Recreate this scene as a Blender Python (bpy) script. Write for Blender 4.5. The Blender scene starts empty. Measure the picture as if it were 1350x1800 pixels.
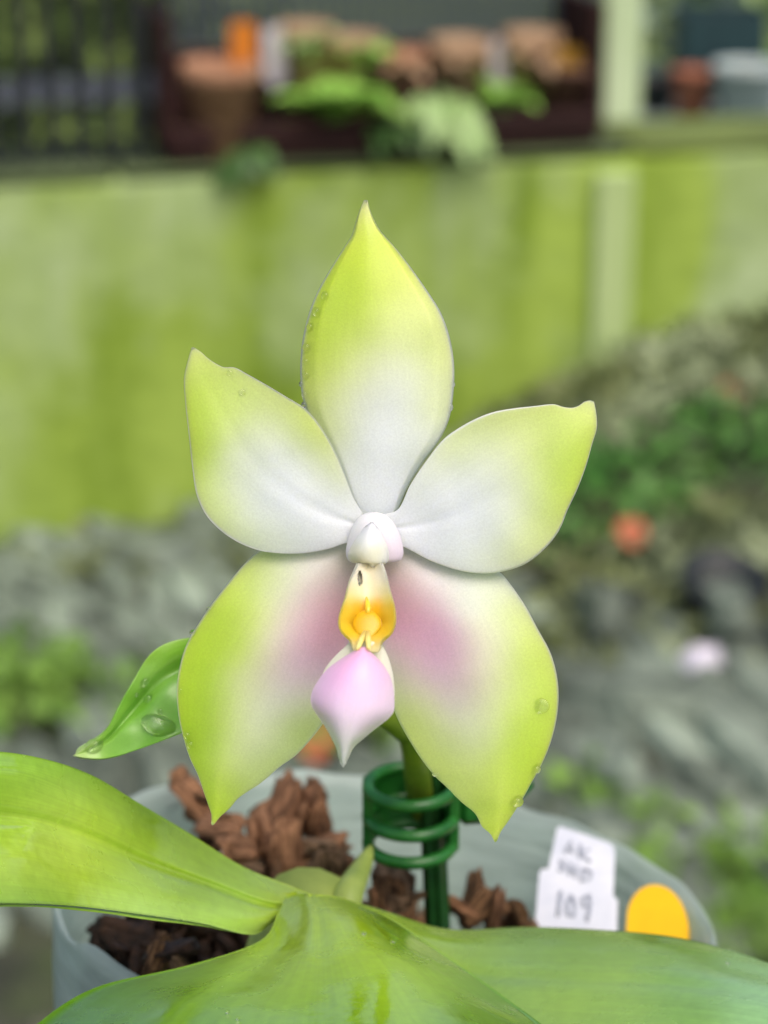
import bpy, math, random
import numpy as np
from mathutils import Vector, Matrix, noise
random.seed(7)
rng = np.random.default_rng(7)
sc = bpy.context.scene
R = math.radians

# ------------------------------------------------------------------ camera
CAM_H = 1.0
PITCH = R(20)
VFOV = R(26)
FOCUS = 0.224
APERTURE = 0.0030           # diameter of the lens opening in metres
cam_d = bpy.data.cameras.new('camera')
cam = bpy.data.objects.new('camera', cam_d)
sc.collection.objects.link(cam)
cam.location = (0, 0, CAM_H)
cam.rotation_euler = (R(90) - PITCH, 0, 0)
cam_d.sensor_fit = 'VERTICAL'
cam_d.sensor_height = 36
cam_d.lens = 18 / math.tan(VFOV / 2)
cam_d.clip_start = 0.01
cam_d.clip_end = 500
cam_d.dof.use_dof = True
cam_d.dof.focus_distance = FOCUS
cam_d.dof.aperture_fstop = cam_d.lens / 1000 / APERTURE
sc.camera = cam

# ------------------------------------------------------------------ sky, sun, exposure
SUN_EL, SUN_AZ = R(58), R(150)          # azimuth clockwise from +Y: behind and right of the camera
w = bpy.data.worlds.new('World')
sc.world = w
w.use_nodes = True
nt = w.node_tree
sky = nt.nodes.new('ShaderNodeTexSky')
sky.sky_type = 'NISHITA'
sky.sun_disc = False
sky.sun_elevation = SUN_EL
sky.sun_rotation = SUN_AZ
sky.air_density = 1.0
sky.dust_density = 6.0
sky.ozone_density = 0.5
bg = nt.nodes['Background']
bg.inputs['Strength'].default_value = 0.15
nt.links.new(sky.outputs[0], bg.inputs['Color'])
sun_d = bpy.data.lights.new('sun', 'SUN')
sun_d.energy = 1.0
sun_d.angle = R(50)
sun_d.color = (1.0, 0.99, 0.97)
sun = bpy.data.objects.new('sun', sun_d)
sc.collection.objects.link(sun)
sdir = Vector((math.sin(SUN_AZ) * math.cos(SUN_EL), math.cos(SUN_AZ) * math.cos(SUN_EL), math.sin(SUN_EL)))
sun.rotation_euler = sdir.to_track_quat('Z', 'Y').to_euler()
sc.view_settings.view_transform = 'Standard'
sc.view_settings.look = 'None'
sc.view_settings.exposure = 0.15
sc.view_settings.gamma = 1
sc.cycles.use_denoising = True
sc.cycles.max_bounces = 10
sc.cycles.transparent_max_bounces = 12
sc.cycles.caustics_refractive = True

# ------------------------------------------------------------------ helpers
K = 2 * math.tan(VFOV / 2) / 1800
CP, SP = math.cos(PITCH), math.sin(PITCH)
CAM = Vector((0, 0, CAM_H))


def P(px, py, d):
    """world point seen at photo pixel (px, py) at depth d along the view axis"""
    a, b = (px - 675) * K * d, (900 - py) * K * d
    return Vector((a, d * CP + b * SP, CAM_H - d * SP + b * CP))


def Pn(px, py, d):
    a, b = (px - 675) * K * d, (900 - py) * K * d
    return np.stack([a, d * CP + b * SP, CAM_H - d * SP + b * CP], -1)


def G(px, py, z=0.0):
    """world point on the level z seen at a photo pixel"""
    v = P(px, py, 1.0) - CAM
    return CAM + v * ((z - CAM_H) / v.z)


def W(px, py, Y):
    """world point at the forward distance Y"""
    v = P(px, py, 1.0) - CAM
    return CAM + v * (Y / v.y)


def lin(c):
    c = np.asarray(c, float) / 255
    return np.where(c <= .04045, c / 12.92, ((c + .055) / 1.055) ** 2.4)


def catmull(pts, n):
    pts = np.asarray(pts, float)
    seg = np.sqrt((np.diff(pts[:, :2], axis=0) ** 2).sum(1)) ** .5 + 1e-9
    tt = np.concatenate([[0], np.cumsum(seg)])
    q = np.concatenate([[2 * pts[0] - pts[1]], pts, [2 * pts[-1] - pts[-2]]])
    tq = np.concatenate([[-seg[0]], tt, [tt[-1] + seg[-1]]])
    # dense sample, then resample by arc length
    out = []
    for i in range(len(pts) - 1):
        t0, t1, t2, t3 = tq[i:i + 4]
        p0, p1, p2, p3 = q[i:i + 4]
        t = np.linspace(t1, t2, 12, endpoint=False)[:, None]
        a1 = (t1 - t) / (t1 - t0) * p0 + (t - t0) / (t1 - t0) * p1
        a2 = (t2 - t) / (t2 - t1) * p1 + (t - t1) / (t2 - t1) * p2
        a3 = (t3 - t) / (t3 - t2) * p2 + (t - t2) / (t3 - t2) * p3
        b1 = (t2 - t) / (t2 - t0) * a1 + (t - t0) / (t2 - t0) * a2
        b2 = (t3 - t) / (t3 - t1) * a2 + (t - t1) / (t3 - t1) * a3
        out.append((t2 - t) / (t2 - t1) * b1 + (t - t1) / (t2 - t1) * b2)
    out = np.concatenate(out + [pts[-1:]])
    L = np.concatenate([[0], np.cumsum(np.sqrt((np.diff(out[:, :2], axis=0) ** 2).sum(1)))])
    u = np.linspace(0, L[-1], n)
    return np.stack([np.interp(u, L, out[:, k]) for k in range(out.shape[1])], 1)


def setp(o, label=None, cat=None, group=None, kind=None):
    if label: o['label'] = label
    if cat: o['category'] = cat
    if group: o['group'] = group
    if kind: o['kind'] = kind
    return o


def link(o, parent=None):
    sc.collection.objects.link(o)
    if parent:
        o.parent = parent
    return o


def wloc(o):
    v = Vector(o.location)
    while o.parent:
        o = o.parent
        v += Vector(o.location)
    return v


def empty(name, loc, parent=None):
    o = bpy.data.objects.new(name, None)
    o.empty_display_size = .01
    link(o, parent)
    o.location = Vector(loc) - (wloc(parent) if parent else Vector())
    return o


def mesh(name, verts, faces, material, parent=None, smooth=True, origin=None):
    """verts in world coordinates; linked under parent (parents are only moved, never turned)"""
    v = np.asarray([tuple(q) for q in verts] if not isinstance(verts, np.ndarray) else verts, float)
    if parent:
        org = np.array(wloc(parent))
    elif origin is not None:
        org = np.array(origin, float)
    else:
        org = np.array([(v[:, 0].min() + v[:, 0].max()) / 2, (v[:, 1].min() + v[:, 1].max()) / 2, v[:, 2].min()])
    me = bpy.data.meshes.new(name)
    me.from_pydata((v - org).tolist(), [], faces)
    me.update()
    if smooth:
        me.polygons.foreach_set('use_smooth', [True] * len(me.polygons))
    me.materials.append(material)
    o = bpy.data.objects.new(name, me)
    link(o, parent)
    if not parent:
        o.location = org
    return o


def add_colors(o, cols):
    a = o.data.color_attributes.new('pigment_shade', 'FLOAT_COLOR', 'POINT')
    c = np.ones((len(o.data.vertices), 4))
    c[:, :3] = cols
    a.data.foreach_set('color', c.ravel())


class MB:
    """collects simple shapes into one mesh"""
    def __init__(s): s.v, s.f = [], []

    def add(s, v, f):
        n = len(s.v)
        s.v += [tuple(q) for q in v]
        s.f += [tuple(i + n for i in q) for q in f]
        return s

    def box(s, c, size, rz=0.0, bevel=0.0, tilt=None):
        x, y, z = [q / 2 for q in size]
        m = Matrix.Rotation(rz, 3, 'Z')
        if tilt is not None: m = m @ tilt
        b = min(bevel, x * .9, y * .9, z * .9)
        if b <= 0:
            vs = [(i * x, j * y, k * z) for i in (-1, 1) for j in (-1, 1) for k in (-1, 1)]
            fs = [(0, 1, 3, 2), (4, 6, 7, 5), (0, 4, 5, 1), (2, 3, 7, 6), (0, 2, 6, 4), (1, 5, 7, 3)]
        else:
            vs, fs = [], []
            idx = {}
            for i in (-1, 1):
                for j in (-1, 1):
                    for k in (-1, 1):
                        for ax in range(3):
                            p = [i * (x - b), j * (y - b), k * (z - b)]
                            p[ax] = (i, j, k)[ax] * (x, y, z)[ax]
                            idx[(i, j, k, ax)] = len(vs)
                            vs.append(tuple(p))
            for ax in range(3):
                o1, o2 = (ax + 1) % 3, (ax + 2) % 3
                for sg in (-1, 1):
                    q = []
                    for a_, b_ in ((-1, -1), (1, -1), (1, 1), (-1, 1)):
                        e = [0, 0, 0]; e[ax] = sg; e[o1] = a_; e[o2] = b_
                        q.append(idx[(*e, ax)])
                    fs.append(tuple(q if sg > 0 else q[::-1]))
                for a_ in (-1, 1):
                    for b_ in (-1, 1):
                        e0 = [0, 0, 0]; e1 = [0, 0, 0]
                        e0[ax], e1[ax] = -1, 1
                        e0[o1] = e1[o1] = a_; e0[o2] = e1[o2] = b_
                        q = [idx[(*e0, o1)], idx[(*e1, o1)], idx[(*e1, o2)], idx[(*e0, o2)]]
                        fs.append(tuple(q if a_ * b_ < 0 else q[::-1]))
            for i in (-1, 1):
                for j in (-1, 1):
                    for k in (-1, 1):
                        q = [idx[(i, j, k, 0)], idx[(i, j, k, 1)], idx[(i, j, k, 2)]]
                        fs.append(tuple(q if i * j * k > 0 else q[::-1]))
        c = Vector(c)
        s.add([c + m @ Vector(v) for v in vs], fs)
        return s

    def tube(s, pts, r, n=10, closed=False, cap=True):
        pts = [Vector(p) for p in pts]
        m = len(pts)
        rr = r if hasattr(r, '__len__') else [r] * m
        t0 = (pts[1] - pts[0]).normalized()
        up = Vector((0, 0, 1)) if abs(t0.z) < .9 else Vector((1, 0, 0))
        nrm = (up - t0 * up.dot(t0)).normalized()
        vs, fs = [], []
        for i, p in enumerate(pts):
            if closed:
                t = (pts[(i + 1) % m] - pts[i - 1]).normalized()
            else:
                t = (pts[min(i + 1, m - 1)] - pts[max(i - 1, 0)]).normalized()
            nrm = (nrm - t * nrm.dot(t)).normalized()
            bn = t.cross(nrm)
            for j in range(n):
                a = 2 * math.pi * j / n
                vs.append(p + (nrm * math.cos(a) + bn * math.sin(a)) * rr[i])
        for i in range(m if closed else m - 1):
            for j in range(n):
                a, b = i * n + j, i * n + (j + 1) % n
                i2 = (i + 1) % m
                fs.append((a, b, i2 * n + (j + 1) % n, i2 * n + j))
        if cap and not closed:
            fs.append(tuple(range(n))[::-1])
            fs.append(tuple((m - 1) * n + j for j in range(n)))
        s.add(vs, fs)
        return s

    def lathe(s, prof, c, n=28, axis=None):
        c = Vector(c)
        q = Vector((0, 0, 1)).rotation_difference(Vector(axis).normalized()).to_matrix() if axis is not None else Matrix.Identity(3)
        vs, fs = [], []
        for (r, z) in prof:
            for j in range(n):
                a = 2 * math.pi * j / n
                vs.append(c + q @ Vector((r * math.cos(a), r * math.sin(a), z)))
        for i in range(len(prof) - 1):
            for j in range(n):
                fs.append((i * n + j, i * n + (j + 1) % n, (i + 1) * n + (j + 1) % n, (i + 1) * n + j))
        s.add(vs, fs)
        return s

    def build(s, name, material, parent=None, smooth=True, origin=None):
        return mesh(name, s.v, s.f, material, parent, smooth, origin)


# ------------------------------------------------------------------ materials
MATS = {}


def newmat(name):
    m = bpy.data.materials.new(name)
    m.use_nodes = True
    t = m.node_tree
    return m, t, t.nodes['Principled BSDF']


def N(t, kind, **kw):
    n = t.nodes.new('ShaderNode' + kind)
    for k, v in kw.items():
        if k in n.inputs.keys():
            n.inputs[k].default_value = v
        else:
            setattr(n, k, v)
    return n


def mixc(t, fac, a, b, mode='MIX'):
    n = t.nodes.new('ShaderNodeMix')
    n.data_type = 'RGBA'
    n.blend_type = mode
    for sock, val in ((n.inputs[0], fac), (n.inputs[6], a), (n.inputs[7], b)):
        if hasattr(val, 'links') or hasattr(val, 'is_output'):
            t.links.new(val, sock)
        elif isinstance(val, (int, float)):
            sock.default_value = val
        else:
            sock.default_value = (*val, 1) if len(val) == 3 else val
    return n.outputs[2]


def ramp(t, fac, lo, hi):
    n = t.nodes.new('ShaderNodeMapRange')
    n.inputs[1].default_value, n.inputs[2].default_value = lo, hi
    t.links.new(fac, n.inputs[0])
    return n.outputs[0]


def noise_fac(t, scale, detail=4, stretch=(1, 1, 1), coord='Object', rough=.55):
    tc = t.nodes.new('ShaderNodeTexCoord')
    mp = t.nodes.new('ShaderNodeMapping')
    mp.inputs['Scale'].default_value = stretch
    t.links.new(tc.outputs[coord], mp.inputs[0])
    n = N(t, 'TexNoise', Scale=scale, Detail=detail, Roughness=rough)
    t.links.new(mp.outputs[0], n.inputs['Vector'])
    return n.outputs[0]


def bump(t, b, height, strength, dist):
    n = N(t, 'Bump', Strength=strength, Distance=dist)
    t.links.new(height, n.inputs['Height'])
    t.links.new(n.outputs[0], b.inputs['Normal'])


def simple(name, c1, c2=None, scale=40, rough=.6, bmp=.3, bdist=.002, spec=.5, coat=0, vary=.0, sss=0, stretch=(1, 1, 1)):
    """two-tone mottled surface; colours are sRGB 0..255"""
    m, t, b = newmat(name)
    a, c = lin(c1), lin(c2 if c2 is not None else c1)
    f = noise_fac(t, scale, stretch=stretch)
    col = mixc(t, ramp(t, f, .35, .65), tuple(a), tuple(c))
    if vary:
        oi = t.nodes.new('ShaderNodeObjectInfo')
        h = N(t, 'HueSaturation')
        t.links.new(ramp(t, oi.outputs['Random'], 0, 1), h.inputs['Fac'])
        mr = t.nodes.new('ShaderNodeMapRange')
        mr.inputs[3].default_value, mr.inputs[4].default_value = 1 - vary, 1 + vary
        t.links.new(oi.outputs['Random'], mr.inputs[0])
        t.links.new(mr.outputs[0], h.inputs['Value'])
        h.inputs['Fac'].default_value = 1
        for l in list(h.inputs['Fac'].links): t.links.remove(l)
        t.links.new(col, h.inputs['Color'])
        col = h.outputs[0]
    t.links.new(col, b.inputs['Base Color'])
    b.inputs['Roughness'].default_value = rough
    b.inputs['Specular IOR Level'].default_value = spec
    b.inputs['Coat Weight'].default_value = coat
    if bmp:
        bump(t, b, noise_fac(t, scale * 3, 5, stretch=stretch), bmp, bdist)
    return m


def petal_mat(name, sss=1.0, rough=.45, grain=.07, coat=0.0, spec=.35, leaf=False):
    m, t, b = newmat(name)
    at = N(t, 'Attribute', attribute_name='pigment_shade')
    # fine speckle of the surface cells
    sp = noise_fac(t, 5200 if not leaf else 900, 3)
    hs = N(t, 'HueSaturation')
    mr = t.nodes.new('ShaderNodeMapRange')
    mr.inputs[1].default_value, mr.inputs[2].default_value = .3, .7
    mr.inputs[3].default_value, mr.inputs[4].default_value = 1 - grain, 1 + grain * .6
    t.links.new(sp, mr.inputs[0])
    # faint veins running from the base to the tip
    va = N(t, 'Attribute', attribute_name='along')
    vm = t.nodes.new('ShaderNodeMapping')
    vm.inputs['Scale'].default_value = (2.2, 17, 1) if not leaf else (3, 30, 1)
    t.links.new(va.outputs['Vector'], vm.inputs[0])
    vn = N(t, 'TexNoise', Scale=1.0, Detail=3.0, Distortion=.4)
    t.links.new(vm.outputs[0], vn.inputs['Vector'])
    vr = t.nodes.new('ShaderNodeMapRange')
    vr.inputs[1].default_value, vr.inputs[2].default_value = .3, .7
    vr.inputs[3].default_value, vr.inputs[4].default_value = (.98, 1.015) if not leaf else (.92, 1.06)
    t.links.new(vn.outputs[0], vr.inputs[0])
    mu = N(t, 'Math', operation='MULTIPLY')
    t.links.new(mr.outputs[0], mu.inputs[0]); t.links.new(vr.outputs[0], mu.inputs[1])
    t.links.new(mu.outputs[0], hs.inputs['Value'])
    t.links.new(at.outputs['Color'], hs.inputs['Color'])
    col = hs.outputs[0]
    t.links.new(col, b.inputs['Base Color'])
    b.inputs['Roughness'].default_value = rough
    b.inputs['Specular IOR Level'].default_value = spec
    b.inputs['Subsurface Weight'].default_value = sss
    b.inputs['Subsurface Radius'].default_value = (1, 1, .75)
    b.inputs['Subsurface Scale'].default_value = .0022 if not leaf else .0008
    b.inputs['Coat Weight'].default_value = coat
    b.inputs['Coat Roughness'].default_value = .12
    if leaf:
        rf = t.nodes.new('ShaderNodeMapRange')
        rf.inputs[3].default_value, rf.inputs[4].default_value = .08, .42
        rf.inputs[1].default_value, rf.inputs[2].default_value = .38, .62
        t.links.new(noise_fac(t, 90, 5), rf.inputs[0])
        t.links.new(rf.outputs[0], b.inputs['Roughness'])
        t.links.new(rf.outputs[0], b.inputs['Coat Roughness'])
    bump(t, b, noise_fac(t, 3600 if not leaf else 260, 3), .22 if not leaf else .25, .00006 if not leaf else .0005)
    return m


M_PETAL = petal_mat('petal_skin')
M_LIP = petal_mat('lip_wax', sss=.5, rough=.35, grain=.03, spec=.45)
M_LEAF = petal_mat('leaf_skin', sss=.12, rough=.36, grain=.08, coat=.9, spec=.5, leaf=True)
M_BRACT = petal_mat('bract_skin', sss=.3, rough=.38, grain=.05, coat=.3, spec=.5)

mw, t, b = newmat('water')
b.inputs['Base Color'].default_value = (1, 1, 1, 1)
b.inputs['Roughness'].default_value = 0.0
b.inputs['IOR'].default_value = 1.33
b.inputs['Transmission Weight'].default_value = 1.0
M_WATER = mw

m, t, b = newmat('clear_plastic')
b.inputs['Base Color'].default_value = (*lin((220, 236, 228)), 1)
b.inputs['Roughness'].default_value = .28
f = noise_fac(t, 60, 4, (1, 1, 7))
bump(t, b, f, .5, .0015)
tr = N(t, 'BsdfTransparent', Color=(.86, .93, .92, 1))
mx = t.nodes.new('ShaderNodeMixShader')
t.links.new(ramp(t, noise_fac(t, 45, 4, (1, 1, 5)), -.35, 1.15), mx.inputs[0])
t.links.new(tr.outputs[0], mx.inputs[1])
tl = N(t, 'BsdfTranslucent', Color=(*lin((216, 232, 224)), 1))
mx2 = t.nodes.new('ShaderNodeMixShader')
mx2.inputs[0].default_value = .4
t.links.new(b.outputs[0], mx2.inputs[1])
t.links.new(tl.outputs[0], mx2.inputs[2])
t.links.new(mx2.outputs[0], mx.inputs[2])
t.links.new(mx.outputs[0], t.nodes['Material Output'].inputs['Surface'])
M_POT = m

M_CLIP = simple('green_plastic', (26, 92, 32), (40, 112, 42), 300, .32, .1, .0002, .5)
M_STAKE = simple('dark_green_plastic', (20, 62, 24), (32, 84, 34), 300, .4, .2, .0002, .5)
M_STEM = simple('green_stem', (120, 145, 35), (95, 125, 30), 200, .45, .2, .0003, .5)
M_SHOOT = simple('pale_shoot', (178, 195, 95), (150, 172, 80), 200, .45, .2, .0003, .5)
M_TAG = simple('white_tag', (224, 226, 232), (206, 210, 220), 200, .4, .1, .0002)
M_INK = simple('faded_ink', (150, 156, 170), (172, 178, 188), 900, .7, 0)
M_YTAG = simple('orange_tag', (250, 196, 0), (246, 188, 0), 200, .4, .05, .0002)
M_BARK = simple('bark', (50, 36, 24), (160, 120, 84), 2.0, .85, .8, .0014, .3, vary=.35, stretch=(.35, 2.4, 2.4))
M_BARKR = simple('red_bark', (74, 52, 36), (166, 122, 90), 2.0, .85, .8, .0014, .3, stretch=(.35, 2.4, 2.4))
M_BARKO = simple('orange_bark', (204, 152, 112), (120, 84, 58), 2.0, .85, .8, .0014, .3, stretch=(.35, 2.4, 2.4))
M_BARKG = simple('grey_bark', (176, 142, 110), (76, 62, 40), 2.0, .85, .8, .0014, .3, stretch=(.35, 2.4, 2.4))
M_BARKD = simple('shade_dark_bark', (30, 20, 13), (72, 48, 30), 1.6, .6, .7, .0012, .4)  # darker bark with the shade under the leaves put into its colour
M_MIX = simple('potting_mix', (46, 32, 20), (70, 48, 28), 220, .9, .9, .003, .2)
M_WOOD = simple('stand_wood', (120, 92, 62), (96, 72, 48), 30, .6, .3, .001, .4, stretch=(1, 1, .1))

# ------------------------------------------------------------------ ground (large structure first)
WALL_A, WALL_B = Vector((-1.6, 2.33, 0)), Vector((1.6, 3.13, 0))
wd = (WALL_B - WALL_A).normalized()
wn = Vector((wd.y, -wd.x, 0))            # towards the camera
WALL_H = 0.468
WALL_T = 0.17
WROT = math.atan2(wd.y, wd.x)


def sstep(x):
    x = max(0., min(1., x))
    return x * x * (3 - 2 * x)


def ground_h(x, y):
    h = .235 * sstep((x + .22) / .74) * sstep((y - 1.5) / 1.15)
    back = (Vector((x, y, 0)) - WALL_A).dot(wn)
    if back < -.05: h *= max(0., 1 + (back + .05) * 6)
    n = noise.noise(Vector((x * 3, y * 3, 0))) * .018 + noise.noise(Vector((x * 11, y * 11, 3))) * .006
    far = max(0., 1 - max(abs(x) / 6, abs(y - 2) / 6))
    return h + n * far


xs = sorted(set([-200, -60, -20, -8, -4] + [round(-2 + i * .06, 3) for i in range(68)] + [4, 8, 20, 60, 200]))
ys = sorted(set([-200, -60, -20, -6, -2, -.5] + [round(i * .06, 3) for i in range(80)] + [6, 8, 12, 20, 60, 200]))
gv = [(x, y, ground_h(x, y)) for y in ys for x in xs]
nx = len(xs)
gf = [(j * nx + i, j * nx + i + 1, (j + 1) * nx + i + 1, (j + 1) * nx + i) for j in range(len(ys) - 1) for i in range(nx - 1)]
m, t, b = newmat('soil')
c1 = mixc(t, ramp(t, noise_fac(t, 9, 6), .35, .65), tuple(lin((46, 50, 38))), tuple(lin((78, 80, 62))))
c2 = mixc(t, ramp(t, noise_fac(t, 3.1, 5), .5, .68), c1, tuple(lin((84, 102, 48))))
t.links.new(c2, b.inputs['Base Color'])
b.inputs['Roughness'].default_value = .9
bump(t, b, noise_fac(t, 40, 6), .8, .02)
M_SOIL = m
setp(mesh('ground', gv, gf, M_SOIL, origin=(0, 0, 0)), kind='structure')

m, t, b = newmat('lawn_green')
c1 = mixc(t, ramp(t, noise_fac(t, 1.4, 6), .35, .65), tuple(lin((62, 84, 36))), tuple(lin((112, 128, 58))))
t.links.new(c1, b.inputs['Base Color'])
b.inputs['Roughness'].default_value = .9
bump(t, b, noise_fac(t, 60, 4), .8, .02)
lv = []
for q in (WALL_A - wd * 40 - wn * .6, WALL_B + wd * 40 - wn * .6, WALL_B + wd * 40 - wn * 60, WALL_A - wd * 40 - wn * 60):
    lv.append((q.x, q.y, .055))
setp(mesh('lawn', lv, [(0, 1, 2, 3)], m, origin=(0, 4, .055)), kind='structure')

# ------------------------------------------------------------------ mossy wall
m, t, b = newmat('mossy_render')
f1 = noise_fac(t, 5.5, 5, (1.5, 1.5, .35))
f2 = noise_fac(t, 3.2, 5, (1.2, 1.2, .8))
f3 = noise_fac(t, 14, 4, (1.6, 1.6, .18))
pale = mixc(t, ramp(t, f3, .42, .58), tuple(lin((166, 188, 128))), tuple(lin((186, 204, 160))))
moss = mixc(t, ramp(t, f1, .38, .62), tuple(lin((112, 140, 26))), tuple(lin((158, 184, 76))))
c = mixc(t, ramp(t, f2, .46, .64), moss, pale)
c = mixc(t, ramp(t, f3, .5, .75), c, tuple(lin((144, 170, 70))))
t.links.new(c, b.inputs['Base Color'])
b.inputs['Roughness'].default_value = .85
bump(t, b, noise_fac(t, 30, 6), .6, .01)
M_WALL = m
M_COPEG = simple('mossy_coping', (112, 128, 62), (90, 104, 50), 12, .85, .5, .006)
M_COPE = simple('dark_coping', (78, 92, 56), (58, 70, 42), 12, .85, .5, .006)
wall_len = (WALL_B - WALL_A).length
wc = (WALL_A + WALL_B) / 2
wall = empty('garden_wall', (wc.x, wc.y, 0))
setp(wall, 'low rendered garden wall covered in yellow-green moss, below the fence', 'wall')
MB().box(wc - wn * (WALL_T / 2) + Vector((0, 0, (WALL_H - .007 - .1) / 2)), (wall_len, WALL_T, WALL_H - .007 + .1), WROT, .01).build('wall_face', M_WALL, wall, False)
cb = MB()
ncope = 5
for i in range(ncope):
    a = WALL_A + wd * (wall_len * (i + .5) / ncope)
    MB().box(a - wn * (WALL_T / 2) + Vector((0, 0, WALL_H)), (wall_len / ncope - .006, WALL_T + .006, .014), WROT, .006).build('coping_stone', M_COPE if i < 3 else M_COPEG, wall, False)


def on_wall(px, back=0.0):
    """point on top of the wall under photo column px, `back` metres behind the wall's face"""
    o = WALL_A - wn * back
    v = P(px, 300, 1.0) - CAM
    # intersect the horizontal ray with the wall line
    A = np.array([[v.x, -wd.x], [v.y, -wd.y]])
    s_, _ = np.linalg.solve(A, np.array([o.x, o.y]))
    return Vector((v.x * s_, v.y * s_, WALL_H + .0075))


# ------------------------------------------------------------------ post in front of the wall
M_POST = simple('pale_painted_post', (204, 222, 184), (184, 206, 156), 18, .5, .2, .002, stretch=(1, 1, .2))
pp = on_wall(1080, .20)
post = empty('post', (pp.x, pp.y, .1))
setp(post, 'pale green-white upright post rising just behind the mossy wall', 'post')
pq = on_wall(1078, .0)
M_PIER = simple('pale_mossy_render', (164, 188, 118), (182, 202, 140), 9, .85, .4, .006, stretch=(1, 1, .25))
MB().box((pq.x + wn.x * .003, pq.y + wn.y * .003, (WALL_H - .02) / 2 + .04), (.052, .03, WALL_H - .11), WROT, .004).build('pier', M_PIER, wall, False)
MB().box((pp.x, pp.y, .65), (.056, .040, 1.15), WROT, .006).build('shaft', M_POST, post, False)
MB().box((pp.x, pp.y, 1.232), (.058, .048, .012), WROT, .003).build('cap', M_POST, post, False)

# ------------------------------------------------------------------ fences behind the wall
M_BAR = simple('dark_metal_bar', (24, 28, 30), (36, 42, 42), 60, .5, .2, .001, .4)
M_BARB = simple('grey_blue_bar', (84, 92, 102), (66, 76, 84), 60, .5, .2, .001, .4)
M_RAIL = simple('grey_blue_rail', (120, 128, 142), (98, 106, 122), 40, .5, .2, .001, .4)


def fence(px0, px1, period, wbar, label, back, railz, top, mbar):
    a, c_ = on_wall(px0, back), on_wall(px1, back)
    n = int((c_ - a).length / period)
    e = empty('metal_fence', ((a + c_) / 2))
    setp(e, label, 'fence')
    base = None
    for i in range(n + 1):
        p = a + (c_ - a) * (i / n)
        if base is None:
            base = MB().box(p + Vector((0, 0, top / 2)), (wbar, .012, top), WROT).build('bar', mbar, e, False)
            p0 = p
        else:
            o = base.copy()
            link(o, e)
            o.location = p - p0
    L = (c_ - a).length
    mid = (a + c_) / 2 - wn * .014
    MB().box(mid + Vector((0, 0, railz)), (L + .02, .014, .032), WROT).build('rail', M_RAIL, e, False)
    MB().box(mid + Vector((0, 0, top - .03)), (L + .02, .014, .032), WROT).build('rail', M_RAIL, e, False)


fence(-420, 296, .0325, .017, 'dark metal bar fence with wide gaps, left of the brown trough', .055, .085, .75, M_BAR)
fence(306, 1030, .0165, .0105, 'dark fence of closely set bars behind the brown trough', .165, .10, .75, M_BARB)

# hedge seen through the bars
def leaf_cloud(name, centre, radii, n, size, material, parent, seed=0, up=.3):
    r = np.random.default_rng(seed)
    vs, fs = [], []
    c = Vector(centre)
    for i in range(n):
        d = Vector(r.normal(size=3)).normalized()
        rad = r.uniform(.45, 1.0) ** .6
        p = c + Vector((d.x * radii[0], d.y * radii[1], d.z * radii[2])) * rad
        ax = Vector(r.normal(size=3)); ax.z += up; ax.normalize()
        sd = ax.cross(Vector(r.normal(size=3))).normalized()
        nn = ax.cross(sd)
        s = size * r.uniform(.6, 1.3)
        k = len(vs)
        vs += [p - ax * s, p + sd * s * .42 - nn * s * .12, p + ax * s - nn * s * .2, p - sd * s * .42 - nn * s * .12]
        fs += [(k, k + 1, k + 2), (k, k + 2, k + 3)]
    return mesh(name, vs, fs, material, parent, False)


M_HEDGE = simple('hedge_leaf', (110, 138, 58), (150, 172, 88), 20, .6, 0, vary=.1)
M_TWIG = simple('twig', (70, 60, 44), (90, 78, 58), 60, .8, .3)
for i, (px, lab) in enumerate(((60, 'olive green hedge bush seen through the left fence, nearer the picture edge'), (230, 'olive green hedge bush seen through the left fence, nearer the brown trough'))):
    p = W(px, 120, 3.5)
    hb = empty('hedge_bush', (p.x, p.y, .05))
    setp(hb, lab, 'bush', 'hedge bushes behind the fence')
    leaf_cloud('foliage', (p.x, p.y, .42), (.26, .2, .42), 1500, .035, M_HEDGE, hb, 30 + i)
    MB().tube([(p.x, p.y, .05), (p.x + .02, p.y, .25), (p.x - .02, p.y, .55)], [.02, .014, .006], 7).build('trunk', M_TWIG, hb)

# ------------------------------------------------------------------ brown trough and the pots in it
M_TROUGH = simple('maroon_wood', (52, 26, 24), (38, 18, 16), 25, .7, .4, .003, .3, stretch=(.15, 1, 1))
ta, tb = on_wall(300, .0), on_wall(1050, .0)
tl_ = (tb - ta).length
tm = (ta + tb) / 2
tr_ = empty('plant_trough', tm - wn * .08)
setp(tr_, 'long dark maroon wooden trough with a tall back, on the mossy wall', 'trough')
MB().box(tm - wn * .08 + Vector((0, 0, .012)), (tl_, .16, .02), WROT, .003).build('base_board', M_TROUGH, tr_, False)
for k_, (z0, z1) in enumerate(((.025, .070), (.074, .118))):
    MB().box(tm - wn * .155 + Vector((0, 0, (z0 + z1) / 2)), (tl_, .014, z1 - z0), WROT, .003).build('back_board', M_TROUGH, tr_, False)
MB().box(tm - wn * .002 + Vector((0, 0, .034)), (tl_, .014, .022), WROT, .003).build('front_board', M_TROUGH, tr_, False)
for q in (ta, tb):
    MB().box(q - wn * .08 + Vector((0, 0, .098)), (.016, .15, .16), WROT, .003).build('end_board', M_TROUGH, tr_, False)

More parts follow.
